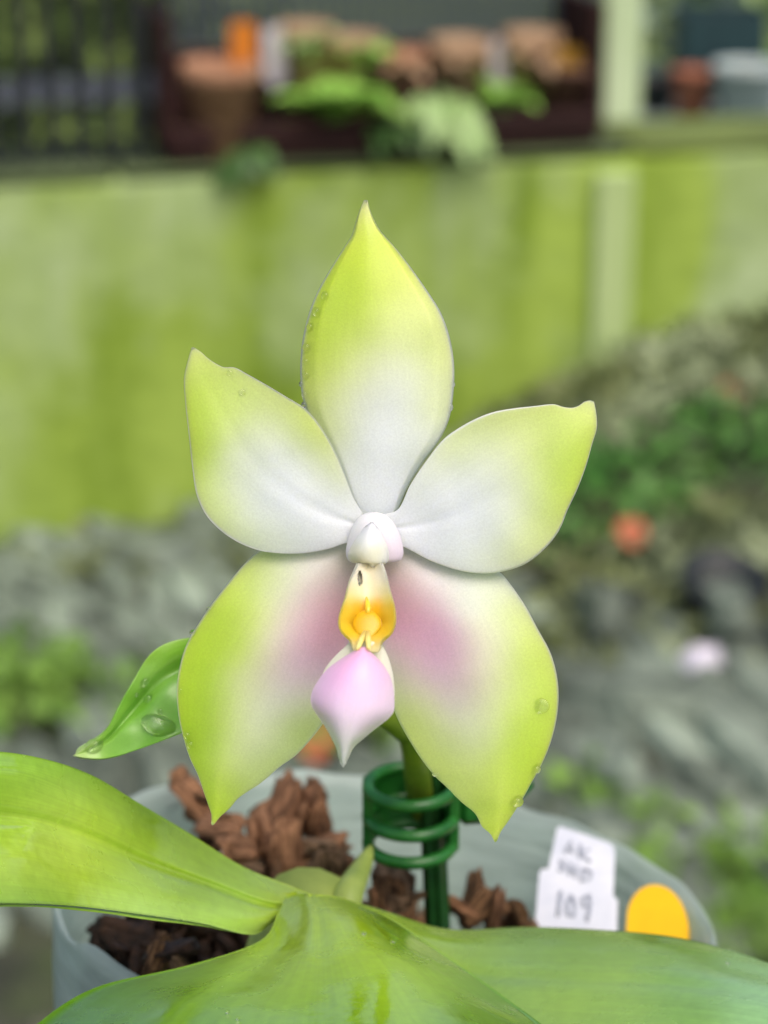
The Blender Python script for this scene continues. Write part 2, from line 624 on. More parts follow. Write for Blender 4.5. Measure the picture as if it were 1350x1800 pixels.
M_COIR = simple('tan_coir', (196, 150, 118), (152, 108, 80), 60, .85, .6, .004)
M_TERRA = simple('terracotta', (176, 112, 84), (150, 92, 68), 30, .8, .3, .002)
M_BEIGE = simple('beige_clay', (184, 154, 122), (150, 122, 94), 30, .8, .3, .002)
M_BROWNP = simple('brown_pot', (110, 78, 62), (86, 58, 46), 30, .8, .3, .002)
M_LIME = simple('lime_leaf', (122, 176, 62), (158, 204, 96), 30, .5, 0, vary=.05)
M_PALE = simple('pale_leaf', (160, 188, 124), (132, 166, 92), 30, .5, 0)
M_DKLEAF = simple('deep_leaf', (58, 92, 44), (84, 120, 58), 30, .5, 0)
M_OTAG = simple('amber_tag', (216, 128, 30), (204, 116, 22), 40, .5, 0)
M_WTAG = simple('pale_tag', (218, 210, 216), (205, 198, 206), 40, .5, 0)
M_YBTAG = simple('mustard_tag', (176, 134, 44), (160, 120, 36), 40, .5, 0)
M_EARTH = simple('pot_soil', (58, 42, 32), (84, 62, 46), 60, .9, .6, .004)


def clay_pot(px, back, r, h, material, label, z=.024, name='clay_pot', plant=None):
    p = on_wall(px, back) + Vector((0, 0, z))
    e = empty(name, p)
    setp(e, label, 'pot')
    MB().lathe([(0, 0), (r * .72, 0), (r * .95, h * .8), (r * 1.06, h * .8), (r * 1.08, h), (r * .96, h), (r * .92, h * .82), (0, h * .8)], p, 24).build('body', material, e)
    MB().lathe([(0, h * .86), (r * .5, h * .87), (r * .93, h * .845)], p, 20).build('soil', M_EARTH, e)
    return p


def rosette(loc, n, length, width, material, label, cat='plant', name='leafy_plant', seed=0, droop=.5, lift=.6, dirbias=None):
    r = np.random.default_rng(seed)
    e = empty(name, loc)
    setp(e, label, cat)
    for i in range(n):
        a = 2 * math.pi * (i / n) + r.uniform(-.3, .3)
        if dirbias is not None: a = dirbias + (a - math.pi) * .35
        d = Vector((math.cos(a), math.sin(a), 0))
        sd = Vector((-d.y, d.x, 0))
        L = length * r.uniform(.7, 1.1)
        el = lift * r.uniform(.5, 1.3)
        vs, fs = [], []
        ns = 6
        for k in range(ns + 1):
            u = k / ns
            wv = width * math.sin(math.pi * (u * .86 + .1)) ** .8 * (1 if u < 1 else .05)
            c = Vector(loc) + d * L * u * math.cos(el * (1 - u)) + Vector((0, 0, L * (math.sin(el) * u * 1.2 - droop * u * u)))
            vs += [c - sd * wv + Vector((0, 0, wv * .35)), c, c + sd * wv + Vector((0, 0, wv * .35))]
        for k in range(ns):
            q = k * 3
            fs += [(q, q + 1, q + 4, q + 3), (q + 1, q + 2, q + 5, q + 4)]
        mesh('leaf', vs, fs, material, e)
    MB().tube([Vector(loc) - Vector((0, 0, .02)), Vector(loc) + Vector((0, 0, .02))], [.006, .004], 6).build('stem', material, e)
    return e


def tag(px, py0, py1, wpx, back, material, label):
    p = on_wall(px, back)
    Y = p.y
    a, c_ = W(px, py1, Y), W(px, py0, Y)
    wv = wpx * K * Y * .53
    vs, fs = [], []
    h = c_.z - a.z + .03
    prof = [(-.25, 0), (-1, .18), (-1, .93), (-.75, 1), (.75, 1), (1, .93), (1, .18), (.25, 0)]
    for s_ in (0, 1):
        for (u, v) in prof:
            q = Vector((a.x, Y, a.z - .03)) + wd * (u * wv) + Vector((0, 0, v * h)) - wn * (s_ * .002)
            vs.append(q)
    n = len(prof)
    fs = [tuple(range(n)), tuple(range(2 * n - 1, n - 1, -1))] + [(i, i + n, (i + 1) % n + n, (i + 1) % n) for i in range(n)]
    setp(mesh('plant_tag', vs, fs, material, None, False), label, 'tag')


pc = clay_pot(392, .03, .046, .115, M_COIR, 'tan coir-coloured pot at the left end of the brown trough', .003)
clay_pot(540, .105, .034, .125, M_BEIGE, 'beige pot behind the lime green plant, left one')
clay_pot(622, .105, .034, .11, M_BEIGE, 'beige pot behind the lime green plant, right one')
clay_pot(705, .095, .03, .09, M_COIR, 'pinkish tan pot in the trough, right of the lime green plant')
clay_pot(805, .08, .036, .105, M_BEIGE, 'yellowish beige pot above the pale drooping plant')
clay_pot(930, .085, .036, .11, M_BEIGE, 'beige pot between the pale tag and the mustard tag')
clay_pot(985, .05, .044, .075, M_BROWNP, 'squat brown pot at the right end of the trough')
tag(428, 38, 96, 42, .055, M_OTAG, 'amber orange plant tag standing in the tan pot')
tag(484, 48, 112, 36, .09, M_WTAG, 'pale tag right of the amber orange tag')
tag(880, 70, 130, 36, .09, M_WTAG, 'pale lilac tag left of the mustard tag')
tag(994, 84, 142, 52, .04, M_YBTAG, 'mustard brown tag in the squat brown pot')
q = on_wall(590, .015)
rosette(q + Vector((0, 0, .040)), 16, .088, .026, M_LIME, 'bright lime green leafy plant in the middle of the brown trough', seed=3, droop=.55, lift=1.0)
q = on_wall(775, .02)
rosette(q + Vector((0, 0, .055)), 11, .075, .020, M_PALE, 'pale green plant drooping over the front of the trough', seed=5, droop=1.2, lift=.6, dirbias=-1.4)
q = on_wall(883, .04)
rosette(q + Vector((0, 0, .045)), 9, .055, .017, M_LIME, 'small green plant in front of the pale lilac tag', seed=6, droop=.6, lift=1.0)
q = on_wall(440, .004)
rosette(q + Vector((0, 0, .012)), 8, .05, .013, M_DKLEAF, 'dark green plant drooping below the tan pot', seed=8, droop=1.25, lift=.5, dirbias=-1.4)
q = on_wall(690, .012)
rosette(q + Vector((0, 0, .03)), 9, .05, .013, M_DKLEAF, 'small dark green plant left of the pale drooping plant', seed=9, droop=.9, lift=.6, dirbias=-1.4)

for k_, (px_, bk_, z_, n_, L_, m_, lab_) in enumerate((
        (545, .07, .125, 9, .045, M_PALE, 'pale tuft growing in the left beige pot of the trough'),
        (640, .07, .11, 9, .045, M_LIME, 'green tuft growing in the right beige pot of the trough'),
        (715, .06, .09, 8, .04, M_BEIGE, 'dry straw-coloured tuft in the pinkish tan pot'),
        (815, .05, .10, 9, .045, M_BEIGE, 'dry straw-coloured tuft above the pale drooping plant'),
        (940, .05, .10, 9, .045, M_BEIGE, 'dry straw-coloured tuft left of the mustard tag'))):
    rosette(on_wall(px_, bk_) + Vector((0, 0, z_)), n_, L_, .012, m_, lab_, seed=60 + k_, droop=.9, lift=1.1)

# ------------------------------------------------------------------ pots beyond the wall, right
M_BLACK = simple('black_plastic', (26, 32, 36), (36, 44, 46), 30, .5, .1, .001)
M_WHITEP = simple('white_plastic', (186, 200, 198), (168, 184, 182), 30, .5, .1, .001)
M_TEAL = simple('dark_teal_plastic', (24, 52, 58), (34, 66, 70), 30, .5, .1, .001)
M_SLAB = simple('grey_slab', (136, 148, 146), (112, 124, 122), 12, .8, .4, .003)
sp = W(1250, 205, 3.45)
slab = empty('shelf', (sp.x, sp.y, .0))
setp(slab, 'low grey concrete shelf beyond the wall, right of the post', 'shelf')
MB().box((sp.x + .1, sp.y + .1, sp.z - .02), (.8, .5, .04), 0, .004).build('shelf_top', M_SLAB, slab, False)
for dx in (-.22, .42):
    MB().box((sp.x + dx, sp.y + .1, (sp.z - .04) / 2), (.06, .42, sp.z - .04), 0, .004).build('leg', M_SLAB, slab, False)


def plastic_pot(px, Y, r, h, material, label, dz=0.0):
    p = W(px, 205, Y); p.z = sp.z + dz + .001
    e = empty('plastic_pot', p)
    setp(e, label, 'pot')
    MB().lathe([(0, 0), (r * .75, 0), (r * .96, h * .86), (r * 1.05, h * .87), (r * 1.05, h), (r * .94, h), (r * .92, h * .85), (0, h * .8)], p, 22).build('body', material, e)
    MB().lathe([(0, h * .9), (r * .5, h * .9), (r * .925, h * .87)], p, 20).build('soil', M_EARTH, e)


plastic_pot(1152, 3.5, .032, .055, M_BLACK, 'small black pot just right of the pale post')
plastic_pot(1215, 3.46, .032, .07, M_TERRA, 'small terracotta pot between the black pot and the white pot')
plastic_pot(1310, 3.42, .052, .085, M_WHITEP, 'white pot at the right end of the concrete shelf')
tp = W(1262, 120, 3.62)
tray = empty('seed_tray', (tp.x, tp.y, sp.z + .06))
setp(tray, 'dark teal plastic crate at the back of the concrete shelf', 'crate')
for q_ in ((0, -.06, .13, .006), (0, .06, .13, .006), (-.065, 0, .006, .114), (.065, 0, .006, .114)):
    MB().box((tp.x + q_[0], tp.y + q_[1], sp.z + .062 + .02), (q_[2], q_[3], .122), 0, .001).build('side', M_TEAL, tray, False)
MB().box((tp.x, tp.y, sp.z + .012), (.124, .108, .012), 0, .001).build('bottom', M_TEAL, tray, False)
p = W(1180, 60, 3.9)
bb = empty('shrub', (p.x, p.y, .05))
setp(bb, 'grey green shrub behind the concrete shelf, near the post', 'shrub')
M_GREYLEAF = simple('grey_leaf', (128, 150, 140), (100, 124, 108), 20, .6, 0)
leaf_cloud('foliage', (p.x, p.y, .45), (.13, .12, .38), 700, .03, M_GREYLEAF, bb, 51)
MB().tube([(p.x, p.y, .05), (p.x, p.y, .4)], [.014, .006], 7).build('trunk', M_TWIG, bb)
p = W(1330, 30, 4.0)
bb = empty('shrub', (p.x, p.y, .05))
setp(bb, 'green shrub behind the dark teal crate at the right edge', 'shrub')
leaf_cloud('foliage', (p.x, p.y, .42), (.16, .14, .38), 800, .03, M_PALE, bb, 52)
MB().tube([(p.x, p.y, .05), (p.x, p.y, .4)], [.014, .006], 7).build('trunk', M_TWIG, bb)

# ------------------------------------------------------------------ slate pieces and ground cover on the bed
M_SLATE = simple('grey_slate', (90, 100, 90), (158, 172, 154), 2.2, .7, .6, .05, .4, vary=.5)


def slate_mesh(seed):
    r = random.Random(seed)
    n = 9
    L, Wd, T = 1.0, r.uniform(.30, .45), r.uniform(.14, .22)
    top, bot = [], []
    for i in range(n):
        a = 2 * math.pi * i / n
        q = 1 + r.uniform(-.18, .18)
        x, y = math.copysign(abs(math.cos(a)) ** .8, math.cos(a)) * .5 * L * q, math.sin(a) * .5 * Wd * q
        top.append((x * .9, y * .82, T * (.5 + r.uniform(-.15, .15))))
        bot.append((x, y, -T * .5))
    vs = top + bot + [(0, 0, T * .58)]
    fs = [(i, (i + 1) % n, 2 * n) for i in range(n)] + [(i + n, (i + 1) % n + n, (i + 1) % n, i) for i in range(n)] + [tuple(range(2 * n - 1, n - 1, -1))]
    me = bpy.data.meshes.new('slate_piece')
    me.from_pydata(vs, [], fs)
    me.materials.append(M_SLATE)
    return me


slates = [slate_mesh(i) for i in range(10)]


def green_patch(px, py):
    """how much ground cover grows at a photo position (0..1)"""
    g = 0
    for (cx, cy, sx, sy) in ((60, 1260, 190, 85), (330, 1270, 130, 70), (1180, 1540, 190, 85), (1330, 1640, 120, 130), (1010, 1440, 110, 50), (560, 1300, 200, 55)):
        g = max(g, math.exp(-((px - cx) / sx) ** 2 - ((py - cy) / sy) ** 2))
    return g


def pix(p):
    v = Vector(p) - CAM
    d = v.y * CP - v.z * SP
    u = v.y * SP + v.z * CP
    return 675 + v.x / d / K, 900 - u / d / K


dirv = (G(1060, 1330) - G(900, 1200)); dirv.z = 0
base_ang = math.atan2(dirv.y, dirv.x)
count = 0
r = random.Random(21)
tries = 0
placed = []
while count < 285 and tries < 6000:
    tries += 1
    px, py = r.uniform(-60, 1410), r.uniform(955, 1640)
    p = G(px, py, .05)
    for _ in range(3):
        p = G(px, py, ground_h(p.x, p.y))
    if px > 600 and py < 1060 + (1350 - px) * .02: continue
    if green_patch(px, py) > .55: continue
    if any((p.x - q[0]) ** 2 + (p.y - q[1]) ** 2 < .048 ** 2 for q in placed): continue
    placed.append((p.x, p.y))
    o = bpy.data.objects.new('slate_piece', slates[count % 10])
    link(o)
    s = r.uniform(.10, .20) * (1.15 if px > 700 else .95)
    o.scale = (s, s * r.uniform(.85, 1.3), s * r.uniform(.8, 1.3))
    o.location = p + Vector((0, 0, .008))
    o.rotation_euler = (r.uniform(-.25, .25), r.uniform(-.25, .25), base_ang + r.gauss(0, .28))
    side = 'left of' if px < 500 else ('right of' if px > 850 else 'behind')
    big = 'long' if s > .175 else ('short' if s < .13 else 'medium-long')
    row = 'close to the wall' if py < 1110 else ('close to the pot' if py > 1330 else 'midway to the wall')
    txt = '%s grey-green slate piece %s the orchid, %s' % (big, side, row)
    setp(o, txt, 'stone', txt.replace('piece', 'pieces'))
    count += 1

# gravel between and around the slate
gv, gf = [], []
r = random.Random(5)
for i in range(3000):
    x, y = r.uniform(-1.7, 1.7), r.uniform(.7, 2.75)
    s = r.uniform(.008, .022)
    z = ground_h(x, y)
    if (Vector((x, y, 0)) - WALL_A).dot(wn) < .02: continue
    k = len(gv)
    a = r.uniform(0, 6.28)
    ring = []
    for j in range(5):
        rr = s * r.uniform(.7, 1.2)
        ring.append((x + rr * math.cos(a + j * 1.257), y + rr * math.sin(a + j * 1.257), z - .002))
    gv += ring + [(x + r.uniform(-.3, .3) * s, y + r.uniform(-.3, .3) * s, z + s * r.uniform(.5, .9))]
    gf += [(k + j, k + (j + 1) % 5, k + 5) for j in range(5)]
M_GRAVEL = simple('gravel', (58, 62, 50), (94, 96, 80), 30, .85, .2, .002)
setp(mesh('gravel', gv, gf, M_GRAVEL, smooth=False), 'fine grey brown gravel between the slate pieces', kind='stuff')

# ground cover: small leaves; three kinds by place
def cover(name, label, spots, material, size, seed):
    r = np.random.default_rng(seed)
    vs, fs = [], []
    for (x, y, hgt) in spots:
        z = ground_h(x, y)
        p = Vector((x, y, z + hgt * r.uniform(.2, 1)))
        ax = Vector(r.normal(size=3)); ax.z = abs(ax.z) * .8 + .2; ax.normalize()
        sd = ax.cross(Vector(r.normal(size=3))).normalized()
        s = size * r.uniform(.6, 1.4)
        k = len(vs)
        vs += [p - ax * s, p + sd * s * .5, p + ax * s, p - sd * s * .5]
        fs += [(k, k + 1, k + 2), (k, k + 2, k + 3)]
    setp(mesh(name, vs, fs, material, smooth=False), label, kind='stuff')


M_COVER = simple('cover_leaf', (82, 122, 42), (128, 164, 68), 9, .6, 0)
M_MOSS = simple('mossy_leaf', (116, 130, 90), (156, 168, 130), 11, .7, 0)
M_OLIVE = simple('olive_leaf', (98, 110, 60), (132, 142, 92), 13, .7, 0)
M_GRASSY = simple('deep_green_leaf', (68, 126, 48), (106, 154, 72), 11, .6, 0)
r = random.Random(9)
sp_cover, sp_moss, sp_olive, sp_green = [], [], [], []
for i in range(52000):
    x, y = r.uniform(-1.5, 1.5), r.uniform(.7, 2.8)
    if (Vector((x, y, 0)) - WALL_A).dot(wn) < .015: continue
    z = ground_h(x, y)
    px, py = pix((x, y, z))
    nz = noise.noise(Vector((x * 7, y * 7, 1)))
    if r.random() < green_patch(px, py) * 1.3 - .25 + nz * .25:
        sp_cover.append((x, y, .05))
        continue
    # mossy mound on the right, in front of the wall
    mm = sstep((x + .12) / .25) * sstep((y - 1.98 - .04 * nz) / .14)
    if r.random() < mm:
        if abs(y - 2.36 - .06 * nz) < .075 and x > .20 + nz * .1:
            if r.random() < .7: sp_green.append((x, y, .055))
        elif nz + r.uniform(-.25, .25) > .0:
            sp_moss.append((x, y, .04))
        else:
            sp_olive.append((x, y, .04))
    elif y > 2.45 + nz * .05 and r.random() < .4:
        sp_olive.append((x, y, .03))
cover('ground_cover', 'bright green low ground cover around the slate', sp_cover, M_COVER, .016, 1)
cover('moss_cover', 'pale grey-green mossy growth on the mound before the wall', sp_moss, M_MOSS, .014, 2)
cover('olive_cover', 'olive brown low growth at the foot of the wall', sp_olive, M_OLIVE, .014, 3)
cover('grass_cover', 'deep green grassy band across the mound on the right', sp_green, M_GRASSY, .013, 4)

# fallen orange leaves and a white pebble that stand out
M_ORANGE = simple('orange_leaf', (192, 108, 74), (176, 94, 62), 30, .6, .1)
M_PEBBLE = simple('white_pebble', (226, 220, 234), (214, 210, 226), 40, .5, .2)


def fallen_leaf(px, py, size, label, lift=.075):
    p = G(px, py, .05)
    for _ in range(4):
        p = G(px, py, ground_h(p.x, p.y) + lift)
    vs, fs = [], []
    view = (CAM - p).normalized()
    up = (Vector((0, 0, 1)) + view * .6).normalized()
    a = Vector((1, 0, 0)); a = (a - up * a.dot(up)).normalized(); b_ = up.cross(a)
    ns = 8
    for k in range(ns + 1):
        u = k / ns
        wv = size * .55 * math.sin(math.pi * (u * .92 + .04)) ** .7
        c = p + b_ * size * (u - .5) * 1.5 + up * size * .25 * (u - .5) ** 2
        vs += [c - a * wv + up * wv * .3, c, c + a * wv + up * wv * .3]
    for k in range(ns):
        q = k * 3
        fs += [(q, q + 1, q + 4, q + 3), (q + 1, q + 2, q + 5, q + 4)]
    n = len(vs)
    vs += [v - up * .0012 for v in vs]
    fs += [tuple(i + n for i in f_[::-1]) for f_ in fs]
    setp(mesh('fallen_leaf', vs, fs, M_ORANGE), label, 'leaf', 'orange fallen leaves on the mound')


fallen_leaf(1290, 696, .034, 'orange fallen leaf high on the mound near the right edge')
fallen_leaf(1110, 938, .030, 'orange fallen leaf on the olive growth right of the right petal')
fallen_leaf(557, 1300, .040, 'orange fallen leaf seen just below the pink lip of the flower', .03)
fallen_leaf(1338, 612, .034, 'brownish orange fallen leaf at the right edge below the wall')
fallen_leaf(985, 665, .024, 'small orange fallen leaf at the foot of the pale post')
p = G(1232, 1164, .05)
for _ in range(4): p = G(1232, 1164, ground_h(p.x, p.y) + .03)
vs, fs = [], []
mb = MB().lathe([(0, -.016), (.012, -.014), (.021, -.004), (.022, .004), (.016, .013), (.006, .017), (0, .0175)], p, 14)
ob = mb.build('pebble', M_PEBBLE)
for v in ob.data.vertices:
    v.co *= 1 + .16 * noise.noise(v.co * 60)
setp(ob, 'single white pebble among the grey slate on the right', 'pebble')
p = G(1262, 1062, .05)
for _ in range(4): p = G(1262, 1062, ground_h(p.x, p.y) + .05)
mb = MB().lathe([(0, -.02), (.035, -.02), (.042, .028), (.047, .029), (.047, .038), (.040, .038), (.036, -.01), (0, -.012)], p, 20, (.12, -.3, 1))
ob = mb.build('empty_pot', M_BLACK)
setp(ob, 'small empty blue-black pot half sunk in the mound', 'pot')

# ------------------------------------------------------------------ plant stand, pot, potting mix
RIM_C = Vector((0.0, .2555, CAM_H - .1458))
AX = Vector((.1205, .1205, 1)).normalized()
ROT = Vector((0, 0, 1)).rotation_difference(AX).to_matrix()
POT_R, POT_H = .0435, .082


def pot_pt(r_, a, z):
    return RIM_C + ROT @ Vector((r_ * math.cos(a), r_ * math.sin(a), z))


foot = RIM_C - AX * POT_H
stand = empty('plant_stand', (foot.x, foot.y, 0))
setp(stand, 'slim wooden plant stand under the clear orchid pot', 'stand')
MB().lathe([(0, -.012), (.040, -.012), (.0415, -.010), (.0415, -.002), (.040, 0), (0, 0)], foot - AX * .0012, 28, AX).build('stand_top', M_WOOD, stand)
MB().tube([foot - AX * .012, (foot.x, foot.y, .03)], [.012, .014], 12).build('column', M_WOOD, stand)
MB().lathe([(0, .0), (.11, .0), (.11, .02), (.03, .035), (0, .035)], (foot.x, foot.y, ground_h(foot.x, foot.y) - .004), 28).build('foot', M_WOOD, stand)

pot = empty('orchid_pot', foot)
setp(pot, 'clear crinkled plastic pot holding the orchid', 'pot')
vs, fs = [], []
na, nz_ = 120, 26
for side in (0, 1):
    for k in range(nz_ + 1):
        u = k / nz_
        for j in range(na):
            a = 2 * math.pi * j / na
            z = -POT_H + POT_H * u
            rr = .032 + (POT_R - .032) * u
            wob = noise.noise(Vector((math.cos(a) * 2.2, math.sin(a) * 2.2, z * 30)))
            rr += .0006 * wob + .0004 * math.sin(a * 22) * (1 if u < .85 else .3)
            if k == nz_:
                z += .0011 * noise.noise(Vector((math.cos(a) * 5, math.sin(a) * 5, 7.)))
                # torn notch in the rim, left front
                da = abs((a - R(208) + math.pi) % (2 * math.pi) - math.pi)
                z -= .0022 * math.exp(-(da / .10) ** 2)
            if side: rr -= .0005
            vs.append(pot_pt(rr, a, z))
n1 = (nz_ + 1) * na
for k in range(nz_):
    for j in range(na):
        q = (k * na + j, k * na + (j + 1) % na, (k + 1) * na + (j + 1) % na, (k + 1) * na + j)
        fs.append(q)
        fs.append(tuple(i + n1 for i in q[::-1]))
for j in range(na):
    fs.append((nz_ * na + j, nz_ * na + (j + 1) % na, n1 + nz_ * na + (j + 1) % na, n1 + nz_ * na + j))
fs.append(tuple(range(na))[::-1])
mesh('wall', vs, fs, M_POT, pot)

vs, fs = [], []
nr = 14
MIX = -.024


def mix_z(x, y):
    return MIX + .014 * math.exp(-((x + .028) / .018) ** 2 - ((y + .010) / .022) ** 2) + .010 * math.exp(-((x + .016) / .016) ** 2 - ((y - .018) / .016) ** 2) + .002 * noise.noise(Vector((x * 120, y * 120, 0)))


for i in range(nr + 1):
    rr = .0385 * i / nr
    for j in range(40):
        a = 2 * math.pi * j / 40
        x, y = rr * math.cos(a), rr * math.sin(a)
        vs.append(RIM_C + ROT @ Vector((x, y, mix_z(x, y))))
for i in range(nr):
    for j in range(40):
        fs.append((i * 40 + j, i * 40 + (j + 1) % 40, (i + 1) * 40 + (j + 1) % 40, (i + 1) * 40 + j))
k = len(vs)
vs += [RIM_C + ROT @ Vector((.031 * math.cos(2 * math.pi * j / 40), .031 * math.sin(2 * math.pi * j / 40), -POT_H + .003)) for j in range(40)]
for j in range(40):
    fs.append((nr * 40 + j, nr * 40 + (j + 1) % 40, k + (j + 1) % 40, k + j))
setp(mesh('potting_mix', vs, fs, M_MIX), 'dark crumbly potting mix filling the clear pot', kind='stuff')


def chip_mesh(seed, material):
    r = random.Random(seed)
    vs, fs = [], []
    n, m_ = 18, 11
    for i in range(m_ + 1):
        ph = math.pi * i / m_
        for j in range(n):
            a = 2 * math.pi * j / n
            d = Vector((math.sin(ph) * math.cos(a), math.sin(ph) * math.sin(a), math.cos(ph)))
            q = 1 / max(abs(d.x), abs(d.y), abs(d.z)) ** .6
            q *= 1 + .38 * noise.noise(d * 1.7 + Vector((seed * 3.1, 0, 0))) + .22 * noise.noise(d * 4 + Vector((0, seed, 0))) + .14 * noise.noise(d * 9 + Vector((0, 0, seed)))
            vs.append((d.x * q * 1.35, d.y * q * .70, d.z * q * .34))
    for i in range(m_):
        for j in range(n):
            fs.append((i * n + j, (i + 1) * n + j, (i + 1) * n + (j + 1) % n, i * n + (j + 1) % n))
    me = bpy.data.meshes.new('bark_chunk')
    me.from_pydata(vs, [], fs)
    me.materials.append(material)
    me.polygons.foreach_set('use_smooth', [True] * len(me.polygons))
    return me


chips = [chip_mesh(i, M_BARK) for i in range(8)]
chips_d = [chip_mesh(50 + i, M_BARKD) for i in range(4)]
chips_r = [chip_mesh(20 + i, M_BARKR) for i in range(3)]
chips_o = [chip_mesh(30 + i, M_BARKO) for i in range(3)]
chips_g = [chip_mesh(40 + i, M_BARKG) for i in range(3)]


def chip(me, p, s, label, group=None, rot=None, stretch=(1, 1, 1)):
    o = bpy.data.objects.new('bark_chunk', me)
    link(o)
    o.location = p
    o.scale = (s * stretch[0], s * stretch[1], s * stretch[2])
    o.rotation_euler = rot if rot else [random.uniform(0, 6.28) for _ in range(3)]
    setp(o, label, 'bark', group)


random.seed(11)
for i in range(320):
    a, rr = random.uniform(0, 6.28), .0365 * math.sqrt(random.random())
    x, y = rr * math.cos(a), rr * math.sin(a)
    if y < -.026: continue
    p = RIM_C + ROT @ Vector((x, y, mix_z(x, y) + .0015))
    in_shade = y < .004  # chips on this side get the dark bark in place of leaf shade
    if in_shade:
        chip(random.choice(chips_d), p + AX * random.uniform(0, .004), random.uniform(.0014, .0030), 'bark chunk coloured dark for the shade beneath the leaves', 'shade-coloured bark chunks beneath the leaves')
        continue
    chip(random.choice(chips + chips + chips_g), p + AX * random.uniform(0, .004), random.uniform(.0014, .0030), 'brown bark chunk among many on the potting mix', 'bark chunks covering the potting mix')
for (px, py, d, s, pool, lab) in (
        (500, 1418, .312, .0062, chips_r, 'large red-brown bark chunk topping the pile between the left sepal and the clip'),
        (555, 1420, .314, .0056, chips_r, 'red-brown bark chunk beside the topmost chunk, nearer the clip'),
        (465, 1455, .304, .0048, chips_o, 'orange-brown bark chunk left of the red-brown pile'),
        (560, 1478, .303, .0058, chips_g, 'greyish bark chunk below the red-brown chunks'),
        (505, 1490, .298, .0052, chips_o, 'light brown bark chunk low in the middle of the pile'),
        (420, 1480, .296, .0046, chips_o, 'orange bark chunk under the tip of the left sepal'),
        (575, 1525, .294, .0052, chips_g, 'dull olive bark chunk beside the pale shoot'),
        (350, 1400, .315, .0050, chips_o, 'orange bark chunk leaning on the pot wall left of the left sepal'),
        (385, 1440, .306, .0046, chips_o, 'orange bark chunk behind the tip of the left sepal'),
        (315, 1372, .322, .0034, chips_o, 'small pinkish orange bark sliver on the pot rim'),
        (690, 1545, .292, .0050, chips_g, 'grey-tan bark chunk just left of the dark green stake'),
        (672, 1575, .284, .0042, chips, 'dark bark chunk beneath the green clip'),
        (830, 1570, .300, .0042, chips, 'brown bark chunk just right of the dark green stake'),
        (872, 1590, .298, .0042, chips_r, 'rusty bark chunk between the stake and the white tag'),
        (915, 1608, .296, .0036, chips, 'dark brown bark chunk beside the white tag'),
        (300, 1660, .262, .0036, chips_d, 'bark chunk coloured dark for the shade under the left leaf')):
    chip(random.choice(pool), P(px, py + 12, d), s * .66, lab)
    for _ in range(3):                        # finer pieces lodged around it
        chip(random.choice(chips + chips_o + chips_g), P(px + random.uniform(-34, 34), py + 18 + random.uniform(-18, 30), d + random.uniform(-.003, .004)), s * random.uniform(.32, .5),
             'small brown bark fragment lodged among the larger chunks', 'small bark fragments in the pile')

# ------------------------------------------------------------------ the orchid
base = RIM_C + ROT @ Vector((-.012, -.004, MIX))
orchid = empty('orchid_plant', base)
setp(orchid, 'orchid plant with one lime, white and pink star-shaped flower and broad green leaves', 'orchid')
flower = empty('flower', P(655, 955, .228), orchid)


def pigment_shade(px, py, pts, p=1.9):  # own colours of each sheet; sepal outer halves include shade from the fold
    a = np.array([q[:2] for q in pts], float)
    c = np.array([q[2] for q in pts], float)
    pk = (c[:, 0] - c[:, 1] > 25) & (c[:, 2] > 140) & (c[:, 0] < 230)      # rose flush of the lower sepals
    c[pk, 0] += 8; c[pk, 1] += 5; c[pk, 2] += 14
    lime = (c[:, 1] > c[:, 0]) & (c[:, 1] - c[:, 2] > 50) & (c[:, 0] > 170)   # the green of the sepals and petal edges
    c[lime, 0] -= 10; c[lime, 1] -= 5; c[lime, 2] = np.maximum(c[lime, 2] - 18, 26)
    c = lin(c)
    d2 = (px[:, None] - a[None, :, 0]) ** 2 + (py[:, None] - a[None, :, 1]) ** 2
    # smooth blend between the sampled colour spots; sg follows how far apart they lie
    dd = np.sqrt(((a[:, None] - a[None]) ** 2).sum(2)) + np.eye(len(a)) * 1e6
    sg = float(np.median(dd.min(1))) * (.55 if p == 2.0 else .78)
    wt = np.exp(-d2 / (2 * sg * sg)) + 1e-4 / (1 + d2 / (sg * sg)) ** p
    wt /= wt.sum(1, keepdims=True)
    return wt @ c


LOOK = {}


